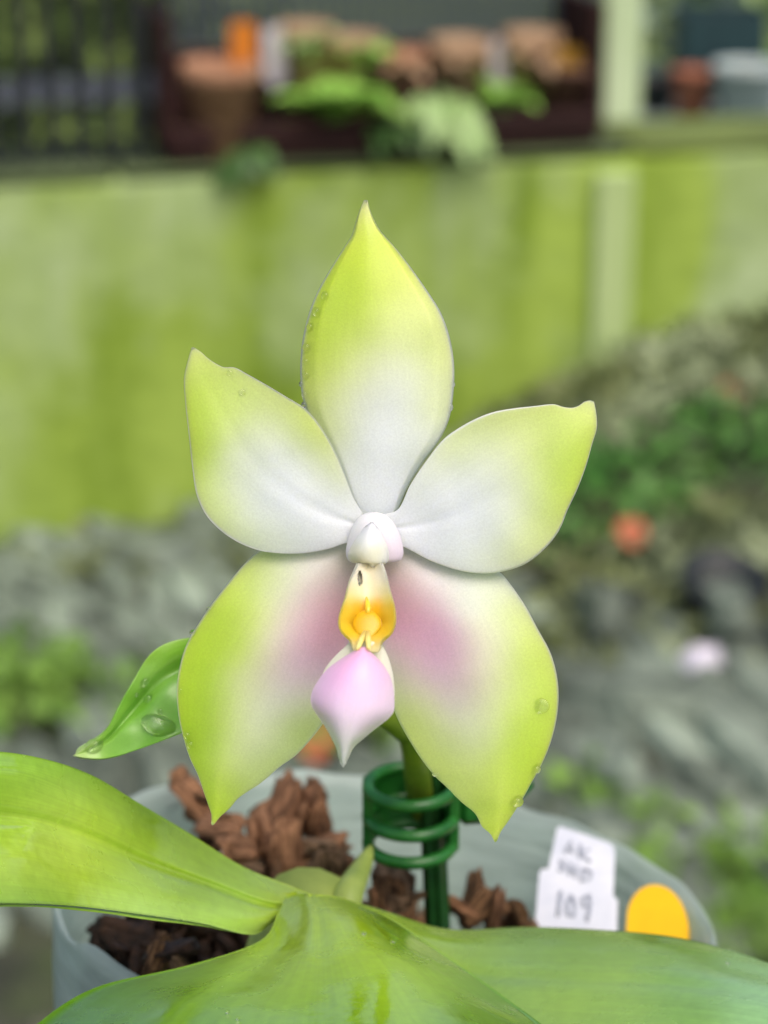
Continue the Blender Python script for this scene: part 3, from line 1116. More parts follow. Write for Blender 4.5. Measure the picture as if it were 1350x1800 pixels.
def sheet(name, px, py, d, thick, material, parent, pts, rim=None, rimw=.05, edge_th=.10, label=None, p=1.9, gain=(.91, .965, .97), hole=None):
    """closed shell from grids of photo positions and depths (rows s, columns t)"""
    ns, n_t = px.shape
    F = Pn(px, py, d)
    du = np.gradient(F, axis=0); dv = np.gradient(F, axis=1)
    nn = np.cross(du, dv)
    nn /= np.linalg.norm(nn, axis=2, keepdims=True) + 1e-12
    view = F - np.array(CAM)
    flip = 1.0 if (nn * view).sum() > 0 else -1.0
    nn *= flip                                           # pointing away from the viewer
    # smooth the normals a little so that the shell does not fold at the tips
    for _ in range(3):
        nn[1:-1, 1:-1] = (nn[1:-1, 1:-1] * 2 + nn[:-2, 1:-1] + nn[2:, 1:-1] + nn[1:-1, :-2] + nn[1:-1, 2:]) / 6
    nn /= np.linalg.norm(nn, axis=2, keepdims=True) + 1e-12
    t_ = np.linspace(-1, 1, n_t)[None, :]
    s_ = np.linspace(0, 1, ns)[:, None]
    prof = edge_th + (1 - edge_th) * np.sqrt(np.clip(1 - np.abs(t_) ** 4, 0, 1)) * np.sqrt(np.clip(1 - s_ ** 14, 0, 1))
    B = F + nn * (thick * prof)[..., None]
    V = np.concatenate([F.reshape(-1, 3), B.reshape(-1, 3)])
    idx = np.arange(ns * n_t).reshape(ns, n_t)
    q = np.stack([idx[:-1, :-1], idx[:-1, 1:], idx[1:, 1:], idx[1:, :-1]], -1).reshape(-1, 4)
    # orient: front faces towards the viewer
    e = np.cross(F[ns // 2, n_t // 2 + 1] - F[ns // 2, n_t // 2], F[ns // 2 + 1, n_t // 2] - F[ns // 2, n_t // 2])
    if np.dot(e, view[ns // 2, n_t // 2]) > 0: q = q[:, ::-1]
    o_ = ns * n_t
    faces = [tuple(f_) for f_ in q.tolist()] + [tuple(f_) for f_ in (q[:, ::-1] + o_).tolist()]
    bd = list(idx[0, :]) + list(idx[1:, -1]) + list(idx[-1, -2::-1]) + list(idx[-2:0:-1, 0])
    for i in range(len(bd)):
        a, b_ = int(bd[i]), int(bd[(i + 1) % len(bd)])
        faces.append((a, a + o_, b_ + o_, b_))
    if hole is not None:                                 # an open slit in the sheet
        hx, hy, hw, hh = hole
        inside = (((px - hx) / hw) ** 2 + ((py - hy) / hh) ** 2 < 1).ravel()
        inside = np.concatenate([inside, inside])
        faces = [f_ for f_ in faces if not all(inside[i] for i in f_)]
    o = mesh(name, V, faces, material, parent)
    c = pigment_shade(px.ravel(), py.ravel(), pts, p) * np.array(gain)
    if rim is not None:  # paler rim: light caught by the thin edge is put into the colour
        wt = np.clip((np.abs(t_) - (1 - rimw)) / rimw, 0, 1) ** 1.5 * np.ones_like(s_)
        wt = (wt * .75).ravel()[:, None]
        c = c * (1 - wt) + lin(rim)[None] * wt
    add_colors(o, np.concatenate([c, c]))
    av = o.data.attributes.new('along', 'FLOAT_VECTOR', 'POINT')
    vv = np.stack([s_ * np.ones_like(t_), t_ * np.ones_like(s_), np.zeros((ns, n_t))], -1).reshape(-1, 3)
    av.data.foreach_set('vector', np.concatenate([vv, vv]).ravel())
    LOOK[o.name] = (px, py, d)
    if label: o['label'] = label
    return o


def outline_grid(left, right, ns=84, n_t=46, t_pow=1.0):
    L, Rr = catmull(left, ns), catmull(right, ns)
    t_ = np.linspace(0, 1, n_t)
    # a little denser towards the rims
    t_ = .5 - .5 * np.cos(math.pi * t_) * .35 - .5 * (1 - 2 * t_) * .65
    px = L[:, :1] * (1 - t_) + Rr[:, :1] * t_
    py = L[:, 1:2] * (1 - t_) + Rr[:, 1:2] * t_
    s_ = np.linspace(0, 1, ns)[:, None] * np.ones_like(px)
    tt = (2 * t_ - 1)[None, :] * np.ones_like(px)
    return px, py, s_, tt


def fold(tt, w_=.25):
    return np.sqrt(tt * tt + w_ * w_) - w_


def ripple(px, py, sc_, amp, seed):
    return amp * np.array([noise.noise(Vector((x / sc_, y / sc_, seed))) for x, y in zip(px.ravel(), py.ravel())]).reshape(px.shape)


# --- upper sepal
left = [(640, 915), (625, 895), (612, 872), (596, 832), (570, 782), (546, 738), (532, 700), (528, 660), (530, 612), (540, 562), (556, 518), (580, 475), (602, 440), (619, 413), (625, 392), (632, 370), (640, 352)]
right = [(690, 915), (700, 895), (715, 860), (742, 815), (772, 774), (789, 738), (797, 690), (798, 640), (790, 592), (775, 550), (750, 510), (718, 465), (690, 430), (668, 405), (657, 385), (650, 368), (646, 352)]
px, py, s_, tt = outline_grid(left, right)
d = .2252 + .0013 * fold(tt) * np.sin(np.pi * np.clip(s_, 0, 1)) - .0012 * np.sin(np.pi * s_) + .003 * s_ ** 3 + ripple(px, py, 90, .0003, 1)
d += .0006 * np.clip(np.abs(tt) - .8, 0, 1) / .2
sheet('upper_sepal', px, py, d, .0007, M_PETAL, flower, [  # greener left half and paler right half hold the fold's light and shade
    (643, 360, (230, 238, 160)), (640, 400, (215, 225, 85)), (630, 450, (203, 217, 78)), (600, 500, (192, 211, 82)), (640, 520, (200, 214, 80)), (690, 480, (224, 231, 120)),
    (730, 540, (226, 231, 148)), (560, 560, (192, 209, 88)), (600, 560, (190, 207, 74)), (640, 590, (205, 215, 118)), (690, 580, (221, 227, 162)), (740, 600, (221, 227, 162)),
    (780, 620, (222, 228, 156)), (545, 640, (192, 206, 84)), (575, 620, (193, 207, 86)), (600, 650, (210, 216, 140)), (650, 650, (222, 225, 185)), (700, 640, (222, 226, 200)),
    (560, 690, (206, 213, 104)), (600, 700, (222, 226, 195)), (650, 710, (228, 230, 222)), (710, 700, (226, 230, 222)), (760, 700, (222, 228, 182)), (785, 700, (219, 227, 165)),
    (640, 780, (231, 233, 232)), (700, 780, (229, 232, 229)), (745, 780, (225, 229, 206)), (590, 760, (222, 226, 172)), (660, 860, (233, 234, 234)), (610, 830, (230, 232, 222))],
    rim=(226, 234, 205), rimw=.06)

# --- lateral petals
up = [(640, 905), (623, 878), (607, 838), (593, 804), (576, 770), (553, 736), (533, 716), (502, 697), (469, 677), (435, 658), (412, 646), (402, 645.5), (394, 646), (368, 632), (352, 618), (341, 611)]
lo = [(650, 950), (632, 952), (607, 955), (581, 964), (539, 972), (497, 973), (457, 968), (418, 953), (387, 932), (362, 905), (346, 871), (339, 829), (332, 764), (326, 708), (324, 663), (331, 632), (337, 611)]
px, py, s_, tt = outline_grid(up, lo)
d = .2234 - .0008 * np.sin(np.pi * s_ * .9) - .0004 * tt ** 2 * np.sin(np.pi * s_) + .0012 * np.clip(tt, 0, 1) ** 2 * np.sin(np.pi * s_) + .001 * s_ ** 3 + ripple(px, py, 80, .0003, 2)
d += .00018 * np.exp(-(tt / .12) ** 2) * np.clip(1 - s_ * 1.1, 0, 1)
sheet('petal', px, py, d, .0007, M_PETAL, flower, [
    (340, 618, (224, 233, 148)), (352, 650, (215, 228, 122)), (336, 700, (197, 216, 90)), (350, 740, (193, 213, 80)), (345, 800, (199, 217, 88)), (355, 850, (201, 219, 104)),
    (375, 900, (208, 222, 132)), (420, 940, (216, 226, 168)), (480, 965, (221, 229, 198)), (380, 700, (206, 221, 112)), (400, 650, (216, 227, 152)), (430, 690, (218, 227, 152)),
    (400, 740, (212, 223, 150)), (470, 690, (216, 226, 142)), (520, 720, (212, 222, 122)), (550, 750, (209, 219, 108)), (570, 790, (214, 221, 142)), (590, 830, (221, 226, 188)),
    (480, 740, (221, 228, 192)), (440, 780, (221, 228, 197)), (420, 830, (224, 230, 206)), (400, 870, (222, 229, 192)), (500, 800, (229, 233, 229)), (460, 860, (229, 233, 231)),
    (450, 910, (227, 231, 223)), (530, 880, (231, 234, 235)), (540, 830, (231, 233, 231)), (580, 900, (233, 234, 235)), (520, 940, (229, 231, 227)), (600, 940, (233, 231, 229))],
    rim=(232, 238, 214), rimw=.05, label='lime-edged white petal on the left, tip pointing up')

up = [(668, 905), (698, 897), (721, 853), (751, 808), (781, 771), (806, 753), (833, 738), (866, 725), (903, 718), (939, 714), (965, 711), (976, 711), (988, 715), (1006, 717), (1018, 713), (1028, 706), (1038, 704)]
lo = [(662, 950), (690, 953), (721, 967), (751, 983), (787, 997), (818, 1005), (854, 1008), (891, 1003), (924, 991), (951, 971), (973, 947), (986, 926), (997, 898), (1014, 862), (1030, 820), (1042, 777), (1049, 753), (1048, 726), (1044, 706)]
px, py, s_, tt = outline_grid(up, lo)
d = .2234 - .0008 * np.sin(np.pi * s_ * .9) - .0004 * tt ** 2 * np.sin(np.pi * s_) + .0012 * np.clip(tt, 0, 1) ** 2 * np.sin(np.pi * s_) + .001 * s_ ** 3 + ripple(px, py, 80, .0003, 4)
d += .00018 * np.exp(-(tt / .12) ** 2) * np.clip(1 - s_ * 1.1, 0, 1)
sheet('petal', px, py, d, .0007, M_PETAL, flower, [
    (1040, 715, (224, 233, 146)), (1030, 740, (213, 227, 118)), (1010, 790, (197, 216, 86)), (1000, 830, (197, 216, 84)), (990, 870, (203, 221, 94)), (975, 910, (212, 225, 122)),
    (940, 960, (219, 228, 152)), (890, 985, (221, 229, 182)), (830, 995, (222, 229, 206)), (985, 730, (218, 228, 152)), (930, 730, (218, 227, 142)), (870, 740, (217, 227, 142)),
    (810, 770, (215, 224, 152)), (770, 800, (221, 227, 188)), (740, 840, (227, 231, 216)), (950, 780, (218, 227, 156)), (960, 830, (211, 225, 132)), (900, 780, (222, 228, 182)),
    (850, 800, (226, 230, 216)), (920, 850, (222, 229, 192)), (880, 870, (227, 231, 221)), (930, 910, (222, 229, 186)), (860, 930, (229, 232, 233)), (800, 860, (231, 234, 235)),
    (760, 900, (232, 234, 236)), (800, 950, (231, 233, 233)), (720, 920, (233, 233, 233)), (700, 940, (233, 233, 233))],
    rim=(236, 240, 222), rimw=.05, label='lime-edged white petal on the right, reaching out sideways')

# --- lower sepals
out_ = [(610, 955), (560, 955), (500, 952), (456, 969), (434, 987), (411, 1013), (388, 1042), (368, 1068), (345, 1103), (327, 1135), (316, 1172), (311, 1210), (313, 1253), (322, 1296), (333, 1331), (348, 1363), (359, 1395), (367, 1418), (372, 1434), (371, 1448)]
inn = [(640, 960), (638, 985), (634, 1010), (630, 1045), (624, 1085), (616, 1125), (610, 1165), (603, 1200), (590, 1238), (567, 1273), (547, 1299), (521, 1327), (492, 1348), (458, 1377), (429, 1396), (417, 1405), (405, 1420), (386, 1437), (379, 1446), (374, 1451)]
px, py, s_, tt = outline_grid(out_, inn)
d = .2254 + .0026 * fold(tt + .12) * np.sin(np.pi * np.clip(s_ * 1.02, 0, 1)) ** .7 - .0028 * np.sin(np.pi * s_ * .85) + .001 * s_ + ripple(px, py, 90, .0003, 6)
sheet('lower_sepal', px, py, d, .0007, M_PETAL, flower, [  # outer half's deeper green includes the shade of its backward bend
    (374, 1440, (186, 209, 66)), (370, 1400, (182, 206, 64)), (350, 1340, (184, 207, 70)), (335, 1280, (182, 206, 66)), (360, 1300, (180, 204, 64)), (330, 1200, (186, 208, 66)),
    (370, 1220, (182, 206, 64)), (345, 1140, (186, 208, 70)), (390, 1150, (186, 207, 72)), (380, 1080, (191, 211, 84)), (420, 1100, (196, 213, 88)), (420, 1030, (199, 216, 94)),
    (450, 985, (206, 218, 118)), (470, 1020, (218, 224, 165)), (450, 1080, (209, 218, 132)), (430, 1150, (200, 213, 108)), (415, 1220, (206, 215, 140)), (400, 1280, (205, 216, 128)),
    (395, 1350, (208, 219, 130)), (395, 1400, (208, 220, 116)), (500, 985, (223, 226, 196)), (550, 985, (224, 222, 206)), (590, 980, (222, 214, 202)), (500, 1040, (225, 227, 202)),
    (560, 1010, (223, 210, 205)), (600, 1020, (212, 178, 174)), (560, 1050, (218, 182, 188)), (600, 1070, (206, 144, 148)), (560, 1090, (213, 160, 174)), (520, 1080, (221, 200, 196)),
    (480, 1120, (219, 216, 192)), (520, 1130, (214, 172, 188)), (570, 1130, (208, 156, 170)), (600, 1110, (204, 148, 152)), (480, 1170, (214, 196, 194)), (530, 1180, (211, 180, 192)),
    (580, 1180, (210, 182, 190)), (440, 1200, (212, 207, 188)), (500, 1230, (216, 211, 204)), (450, 1260, (221, 222, 202)), (550, 1240, (208, 207, 182)), (430, 1320, (223, 227, 196)),
    (480, 1300, (216, 221, 182)), (520, 1290, (206, 217, 152)), (550, 1280, (197, 211, 114)), (440, 1370, (216, 223, 166)), (480, 1345, (206, 219, 138))],
    rim=(212, 226, 150), rimw=.035, label='lime green lower sepal on the left with a pink flush inside')

out_ = [(690, 955), (740, 960), (800, 972), (850, 988), (880, 1007), (901, 1032), (925, 1068), (946, 1107), (967, 1146), (979, 1188), (982, 1224), (979, 1260), (970, 1299), (955, 1338), (934, 1377), (919, 1404), (904, 1428), (892, 1446), (880, 1463), (874, 1478)]
inn = [(650, 960), (652, 985), (654, 1020), (658, 1070), (666, 1115), (674, 1150), (683, 1195), (691, 1243), (700, 1266), (718, 1299), (739, 1332), (763, 1363), (784, 1383), (811, 1410), (832, 1427), (839, 1436), (847, 1453), (862, 1466), (867, 1475), (870, 1481)]
px, py, s_, tt = outline_grid(out_, inn)
d = .2254 + .0026 * fold(tt + .12) * np.sin(np.pi * np.clip(s_ * 1.02, 0, 1)) ** .7 - .0028 * np.sin(np.pi * s_ * .85) + .001 * s_ + ripple(px, py, 90, .0003, 8)
sheet('lower_sepal', px, py, d, .0007, M_PETAL, flower, [  # deeper green on the outer half has bend shade mixed in
    (870, 1470, (206, 221, 86)), (865, 1440, (211, 223, 114)), (900, 1410, (201, 219, 90)), (930, 1350, (199, 219, 90)), (950, 1300, (201, 221, 98)), (965, 1240, (203, 221, 104)),
    (965, 1180, (206, 223, 110)), (945, 1130, (211, 225, 118)), (920, 1080, (217, 227, 142)), (890, 1030, (222, 229, 182)), (850, 1020, (227, 231, 206)), (780, 1000, (227, 227, 216)),
    (720, 985, (226, 219, 210)), (900, 1250, (201, 219, 98)), (890, 1330, (201, 219, 98)), (870, 1380, (211, 223, 126)), (900, 1180, (213, 225, 132)), (870, 1110, (222, 227, 182)),
    (820, 1060, (226, 228, 212)), (760, 1030, (225, 212, 211)), (860, 1180, (218, 223, 182)), (860, 1240, (218, 223, 182)), (840, 1300, (219, 223, 186)), (820, 1360, (219, 225, 162)),
    (840, 1410, (216, 225, 142)), (790, 1370, (211, 221, 138)), (760, 1340, (206, 218, 124)), (780, 1300, (216, 221, 172)), (730, 1290, (201, 214, 114)), (740, 1250, (207, 213, 152)),
    (790, 1240, (220, 212, 206)), (700, 1240, (197, 209, 124)), (840, 1140, (221, 206, 197)), (700, 1020, (212, 174, 170)), (690, 1060, (207, 148, 156)), (740, 1060, (214, 165, 178)),
    (720, 1110, (212, 152, 170)), (770, 1110, (214, 165, 184)), (800, 1150, (212, 170, 187)), (760, 1160, (208, 160, 184)), (720, 1170, (211, 180, 192)), (700, 1130, (208, 165, 174)),
    (690, 1180, (200, 202, 158)), (790, 1200, (214, 180, 194)), (835, 1200, (214, 192, 188)), (730, 1210, (214, 204, 197))],
    rim=(218, 230, 160), rimw=.035, label='lime green lower sepal on the right with a rose-pink flush')

# --- column: hood and anther cap
left = [(650, 900), (635, 906), (622, 920), (614, 940), (609, 960), (608, 974), (612, 985), (622, 990), (640, 992)]
right = [(662, 900), (678, 905), (691, 917), (702, 937), (708, 958), (709, 975), (704, 985), (690, 988), (670, 990)]
px, py, s_, tt = outline_grid(left, right, 36, 30)
d = .2229 - .0016 * np.sqrt(np.clip(1 - tt ** 2, 0, 1)) * np.sin(np.pi * (s_ * .75 + .12)) ** .8
sheet('column', px, py, d, .0009, M_LIP, flower, [
    (655, 905, (238, 236, 234)), (630, 930, (236, 234, 230)), (690, 930, (238, 232, 234)), (615, 970, (234, 222, 228)), (640, 960, (236, 230, 234)), (700, 975, (234, 208, 226)),
    (690, 955, (236, 220, 232)), (665, 925, (238, 214, 232))], p=1.5)
left = [(652, 918), (643, 924), (633, 936), (624, 949), (616, 963), (611, 976), (615, 986), (626, 990), (640, 987), (650, 997)]
right = [(656, 918), (664, 925), (671, 937), (677, 950), (682, 964), (684, 977), (682, 987), (674, 993), (665, 995), (660, 999)]
px, py, s_, tt = outline_grid(left, right, 34, 30)
d = .2208 - .0028 * np.sqrt(np.clip(1 - tt ** 2, 0, 1)) * np.sin(np.pi * (s_ * .72 + .14)) ** .7
cap = sheet('anther_cap', px, py, d, .0009, M_LIP, flower, [
    (654, 930, (242, 238, 242)), (640, 955, (242, 240, 240)), (665, 955, (244, 240, 244)), (626, 974, (218, 208, 150)), (660, 972, (240, 234, 160)), (645, 972, (238, 240, 238)),
    (676, 980, (240, 236, 240)), (615, 978, (236, 226, 230)), (656, 992, (240, 240, 224)), (638, 985, (206, 196, 160))], p=1.6)

# --- lip: scoop with the two side lobes, callus, and the pink mid lobe
rows = [(990, 632, 668), (1004, 625, 674), (1020, 617, 679), (1036, 612, 683), (1050, 609, 687), (1064, 604, 691), (1080, 599, 693.5), (1094, 597, 693.5), (1106, 600, 690), (1114, 607, 684), (1121, 615, 675), (1129, 619, 669), (1138, 620, 668), (1146, 624, 664)]
left = [(b_, a) for a, b_, c in rows]
right = [(c, a) for a, b_, c in rows]
px, py, s_, tt = outline_grid(left, right, 60, 40)
cupd = np.interp(py[:, :1], [990, 1030, 1060, 1095, 1120, 1146], [.0012, .0016, .0022, .0028, .0014, .0004]) * np.ones_like(py)
mid = np.interp(py[:, :1], [990, 1030, 1060, 1095, 1120, 1146], [.2196, .2180, .2172, .2166, .2145, .2120]) * np.ones_like(py)
d = mid - cupd * np.abs(tt) ** 2.2
lipl = [(650, 1010, (228, 212, 176)), (648, 1030, (232, 216, 178)), (628, 1010, (242, 232, 212)), (675, 1010, (242, 232, 212)), (618, 1032, (236, 222, 178)), (680, 1032, (238, 226, 186)),
        (645, 1042, (234, 218, 168)), (632, 1040, (236, 222, 178)), (662, 1040, (238, 224, 182)), (612, 1050, (238, 218, 120)), (684, 1050, (240, 222, 130)), (632, 1060, (240, 172, 4)), (660, 1060, (242, 178, 4)), (605, 1075, (242, 200, 60)), (690, 1070, (244, 202, 66)),
        (600, 1095, (242, 200, 60)), (692, 1095, (244, 204, 70)), (620, 1095, (216, 160, 8)), (672, 1095, (220, 166, 14)), (645, 1090, (242, 184, 8)), (645, 1110, (240, 188, 10)), (610, 1110, (240, 194, 40)),
        (682, 1110, (242, 196, 46)), (630, 1125, (240, 190, 20)), (660, 1125, (242, 194, 30)), (645, 1138, (244, 228, 160)), (625, 1140, (242, 226, 180)), (664, 1140, (244, 228, 180))]
sheet('lip_scoop', px, py, d, .0006, M_LIP, flower, lipl, p=2.0, hole=(633, 1017, 5.5, 15), label='translucent cream and egg-yellow scooped base of the lip')
# callus
left = [(642, 1072), (630, 1078), (622, 1088), (620, 1100), (626, 1112), (636, 1120), (640, 1124)]
right = [(648, 1072), (660, 1077), (668, 1087), (671, 1099), (666, 1110), (656, 1119), (648, 1124)]
px, py, s_, tt = outline_grid(left, right, 26, 24)
d = .2162 - .0004 * np.sqrt(np.clip(1 - tt ** 2, 0, 1)) * np.sin(np.pi * (s_ * .8 + .1)) ** .8 - .0016 * s_
sheet('callus', px, py, d, .0006, M_LIP, flower, [(645, 1078, (246, 186, 4)), (630, 1090, (226, 164, 4)), (662, 1090, (232, 170, 4)), (645, 1100, (238, 176, 4)), (645, 1118, (246, 200, 30))], p=1.4)
mb = MB()
mb.tube([P(644, 1050, .2170), P(646, 1060, .2164), P(647, 1070, .2160), P(647, 1078, .2156)], [.0001, .00025, .0003, .0002], 8)
nib = mb.build('lip_tooth', M_LIP, flower)
add_colors(nib, np.tile(lin((250, 206, 60)), (len(nib.data.vertices), 1)))
for (x0, x1) in ((640, 629), (646, 648)):
    mb = MB()
    mb.tube([P(x0 + 1, 1112, .2140), P((x0 + x1) / 2, 1126, .2120), P(x1, 1139, .2105), P(x1 - (4 if x1 < 640 else -2), 1143, .2104)], [.00025, .0003, .00022, .00006], 8)
    o = mb.build('lip_tendril', M_LIP, flower)
    add_colors(o, np.tile(lin((247, 226, 130)), (len(o.data.vertices), 1)))
# cream flanks behind the mid lobe
left = [(636, 1126), (617, 1128), (604, 1139), (592, 1150), (580, 1163), (571, 1176), (566, 1190), (570, 1205)]
right = [(650, 1126), (669, 1131), (677, 1143), (684, 1159), (690, 1180), (693, 1200), (694, 1220), (690, 1240)]
px, py, s_, tt = outline_grid(left, right, 30, 30)
d = .2128 + .0012 * tt ** 2
sheet('lip_flank', px, py, d, .0006, M_LIP, flower, [(630, 1135, (246, 236, 200)), (660, 1140, (246, 238, 208)), (590, 1160, (242, 234, 214)), (685, 1180, (246, 236, 222))], p=1.5)
left = [(636, 1137), (622, 1144), (604, 1155), (588, 1166), (575, 1176), (560, 1195), (549, 1214), (546, 1232), (551, 1247), (562, 1263), (576, 1285), (586, 1304), (592, 1317), (595, 1331), (602, 1348)]
right = [(642, 1137), (652, 1146), (664, 1157), (677, 1173), (687, 1192), (691.5, 1212), (693.5, 1235), (692, 1250), (685, 1261), (672, 1272), (656, 1284), (640, 1298), (622, 1314), (613, 1332), (604, 1349)]
px, py, s_, tt = outline_grid(left, right, 60, 40)
d = .2112 - .0006 * s_ - .0026 * (1 - np.abs(tt) ** 2.4) * np.sin(np.pi * np.clip(s_ * .92 + .04, 0, 1)) ** .8
sheet('mid_lobe', px, py, d, .0008, M_LIP, flower, [
    (638, 1140, (244, 172, 212)), (610, 1165, (244, 176, 216)), (665, 1170, (247, 182, 216)), (630, 1185, (246, 192, 232)), (655, 1190, (248, 202, 236)), (575, 1195, (242, 186, 226)),
    (560, 1225, (242, 200, 232)), (620, 1230, (244, 206, 240)), (680, 1220, (247, 212, 238)), (600, 1270, (243, 216, 238)), (650, 1270, (244, 220, 240)), (605, 1305, (240, 226, 234)), (597, 1322, (230, 228, 222)),
    (612, 1322, (231, 229, 222)), (604, 1342, (234, 238, 222))], p=1.9, label='rhombic pink mid lobe of the lip with a white tip')

# --- flower stalk and stem
mb = MB()
pts = [(655, 958, .2285), (658, 975, .236), (670, 1040, .247), (690, 1130, .256), (712, 1230, .263), (730, 1320, .270), (735, 1375, .279), (742, 1420, .287), (756, 1480, .294), (768, 1540, .299), (772, 1600, .302), (774, 1680, .304)]
cp = catmull(np.array(pts), 40)
mb.tube([P(*q) for q in cp], [.0013] * 8 + [.0017] * 20 + [.0013] * 12, 12)
mb.build('stem', M_STEM, orchid)
mb = MB()
cp = catmull(np.array([(652, 1488, .276), (642, 1512, .273), (628, 1540, .269), (612, 1572, .265), (604, 1612, .264)]), 16)
mb.tube([P(*q) for q in cp], np.interp(np.linspace(0, 1, 16), [0, .15, .5, 1], [.0003, .0009, .0016, .0022]), 12)
mb.build('shoot', M_SHOOT, orchid)
# short crown of the plant, down to the mix
mb = MB()
cr = P(545, 1600, .262)
mb.tube([cr, cr * .5 + base * .5, base - AX * .004], [.006, .007, .006], 14)
mb.build('crown', M_SHOOT, orchid)

# --- bract on the left, behind the lower sepal
upl = [(128, 1328), (150, 1315), (172, 1298), (190, 1278), (200, 1260), (216, 1230), (236, 1195), (256, 1160), (276, 1140), (300, 1128), (335, 1121), (375, 1126), (410, 1142), (440, 1165)]
lol = [(130, 1329), (152, 1332), (182, 1333), (215, 1326), (260, 1311), (300, 1296), (320, 1288), (348, 1276), (370, 1262), (395, 1246), (415, 1230), (430, 1212), (440, 1195), (448, 1178)]
px, py, s_, tt = outline_grid(upl, lol, 60, 40)
d = .2365 + .0008 * np.exp(-((tt + .35) / .16) ** 2) * np.sin(np.pi * s_) - .0012 * np.abs(tt + .35) * np.sin(np.pi * s_) + .002 * s_ + ripple(px, py, 45, .0005, 12)
sheet('bract', px, py, d, .0008, M_BRACT, orchid, [
    (132, 1328, (215, 230, 170)), (150, 1322, (180, 210, 110)), (180, 1318, (140, 190, 70)), (200, 1275, (125, 178, 60)), (230, 1290, (150, 198, 90)), (230, 1225, (120, 178, 50)), (250, 1200, (152, 200, 92)),
    (280, 1150, (165, 212, 80)), (305, 1135, (172, 218, 80)), (270, 1235, (105, 165, 30)), (300, 1220, (142, 192, 82)), (300, 1180, (135, 186, 80)), (315, 1160, (110, 170, 40)), (300, 1270, (130, 185, 55)),
    (260, 1300, (110, 170, 25)), (320, 1290, (105, 165, 20)), (220, 1318, (112, 170, 25)), (350, 1200, (130, 180, 60)), (420, 1190, (130, 180, 60))], p=1.8, label='small pointed green bract beaded with water, left of the flower')
mb = MB()
cp = catmull(np.array([(438, 1180, .2385), (500, 1190, .246), (590, 1220, .256), (680, 1260, .262), (716, 1290, .267)]), 20)
mb.tube([P(*q) for q in cp], .0014, 10)
mb.build('bract_stalk', M_STEM, orchid)


# --- leaves
def leaf(key, rows, pts, label, groove=.0010, ns=70, n_t=44, thick=.0016, seed=0, gw=.09):
    A = np.array(rows, float)                    # rows x 5 x 3
    if key == 'left_leaf': A[..., 2] = .252 + (A[..., 2] - .252) * .62
    cols = [catmull_u(A[:, j], ns) for j in range(A.shape[1])]
    C = np.stack(cols, 1)                        # ns x 5 x 3
    out = np.stack([catmull_u(C[i], n_t) for i in range(ns)], 0)
    px, py, d = out[..., 0], out[..., 1], out[..., 2]
    tt = np.linspace(-1, 1, n_t)[None, :]
    d = d + groove * np.exp(-(tt / gw) ** 2) + ripple(px, py, 130, .0006, seed) + ripple(px, py, 42, .00012, seed + 3)
    LOOK[key] = (px, py, d)
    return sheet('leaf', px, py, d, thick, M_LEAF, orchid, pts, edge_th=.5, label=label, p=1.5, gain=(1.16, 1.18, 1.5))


def catmull_u(p, n):
    """uniform spline through 5 points, evenly in parameter"""
    q = np.concatenate([[2 * p[0] - p[1]], p, [2 * p[-1] - p[-2]]])
    u = np.linspace(0, len(p) - 1 - 1e-6, n)
    i = u.astype(int); f_ = (u - i)[:, None]
    p0, p1, p2, p3 = q[i], q[i + 1], q[i + 2], q[i + 3]
    return .5 * (2 * p1 + (p2 - p0) * f_ + (2 * p0 - 5 * p1 + 4 * p2 - p3) * f_ ** 2 + (3 * p1 - p0 - 3 * p2 + p3) * f_ ** 3)


leaf('left_leaf', [  # left leaf: far edge .. near edge
    [(575, 1582, .256), (545, 1582, .254), (520, 1592, .251), (498, 1606, .249), (480, 1622, .248)],
    [(500, 1553, .256), (482, 1571, .251), (466, 1590, .247), (455, 1616, .243), (440, 1643, .242)],
    [(425, 1522, .252), (400, 1540, .246), (372, 1556, .241), (362, 1592, .235), (352, 1623, .232)],
    [(335, 1466, .245), (293, 1490, .238), (255, 1514, .232), (243, 1562, .224), (238, 1606, .219)],
    [(245, 1412, .236), (200, 1440, .227), (155, 1472, .220), (140, 1537, .211), (135, 1593, .205)],
    [(160, 1362, .224), (110, 1400, .215), (60, 1442, .207), (45, 1512, .197), (38, 1588, .191)],
    [(70, 1332, .212), (20, 1370, .203), (-40, 1432, .195), (-60, 1502, .186), (-70, 1588, .180)],
    [(-30, 1320, .200), (-80, 1368, .191), (-140, 1428, .183), (-160, 1502, .174), (-175, 1588, .168)],
    [(-150, 1332, .188), (-200, 1375, .180), (-250, 1430, .173), (-270, 1500, .165), (-285, 1575, .160)],
    [(-400, 1440, .165), (-405, 1445, .164), (-410, 1450, .163), (-412, 1455, .162), (-414, 1460, .161)]],
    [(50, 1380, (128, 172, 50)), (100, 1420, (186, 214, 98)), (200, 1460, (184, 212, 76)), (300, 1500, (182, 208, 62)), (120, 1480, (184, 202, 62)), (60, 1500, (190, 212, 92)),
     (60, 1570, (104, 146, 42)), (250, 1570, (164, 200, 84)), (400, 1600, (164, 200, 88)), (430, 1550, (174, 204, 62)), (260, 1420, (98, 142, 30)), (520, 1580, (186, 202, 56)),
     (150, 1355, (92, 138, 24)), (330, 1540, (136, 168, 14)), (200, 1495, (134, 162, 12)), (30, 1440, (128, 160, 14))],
    'long bright lime leaf sweeping to the left with a dark midrib groove', groove=.0010, seed=21)
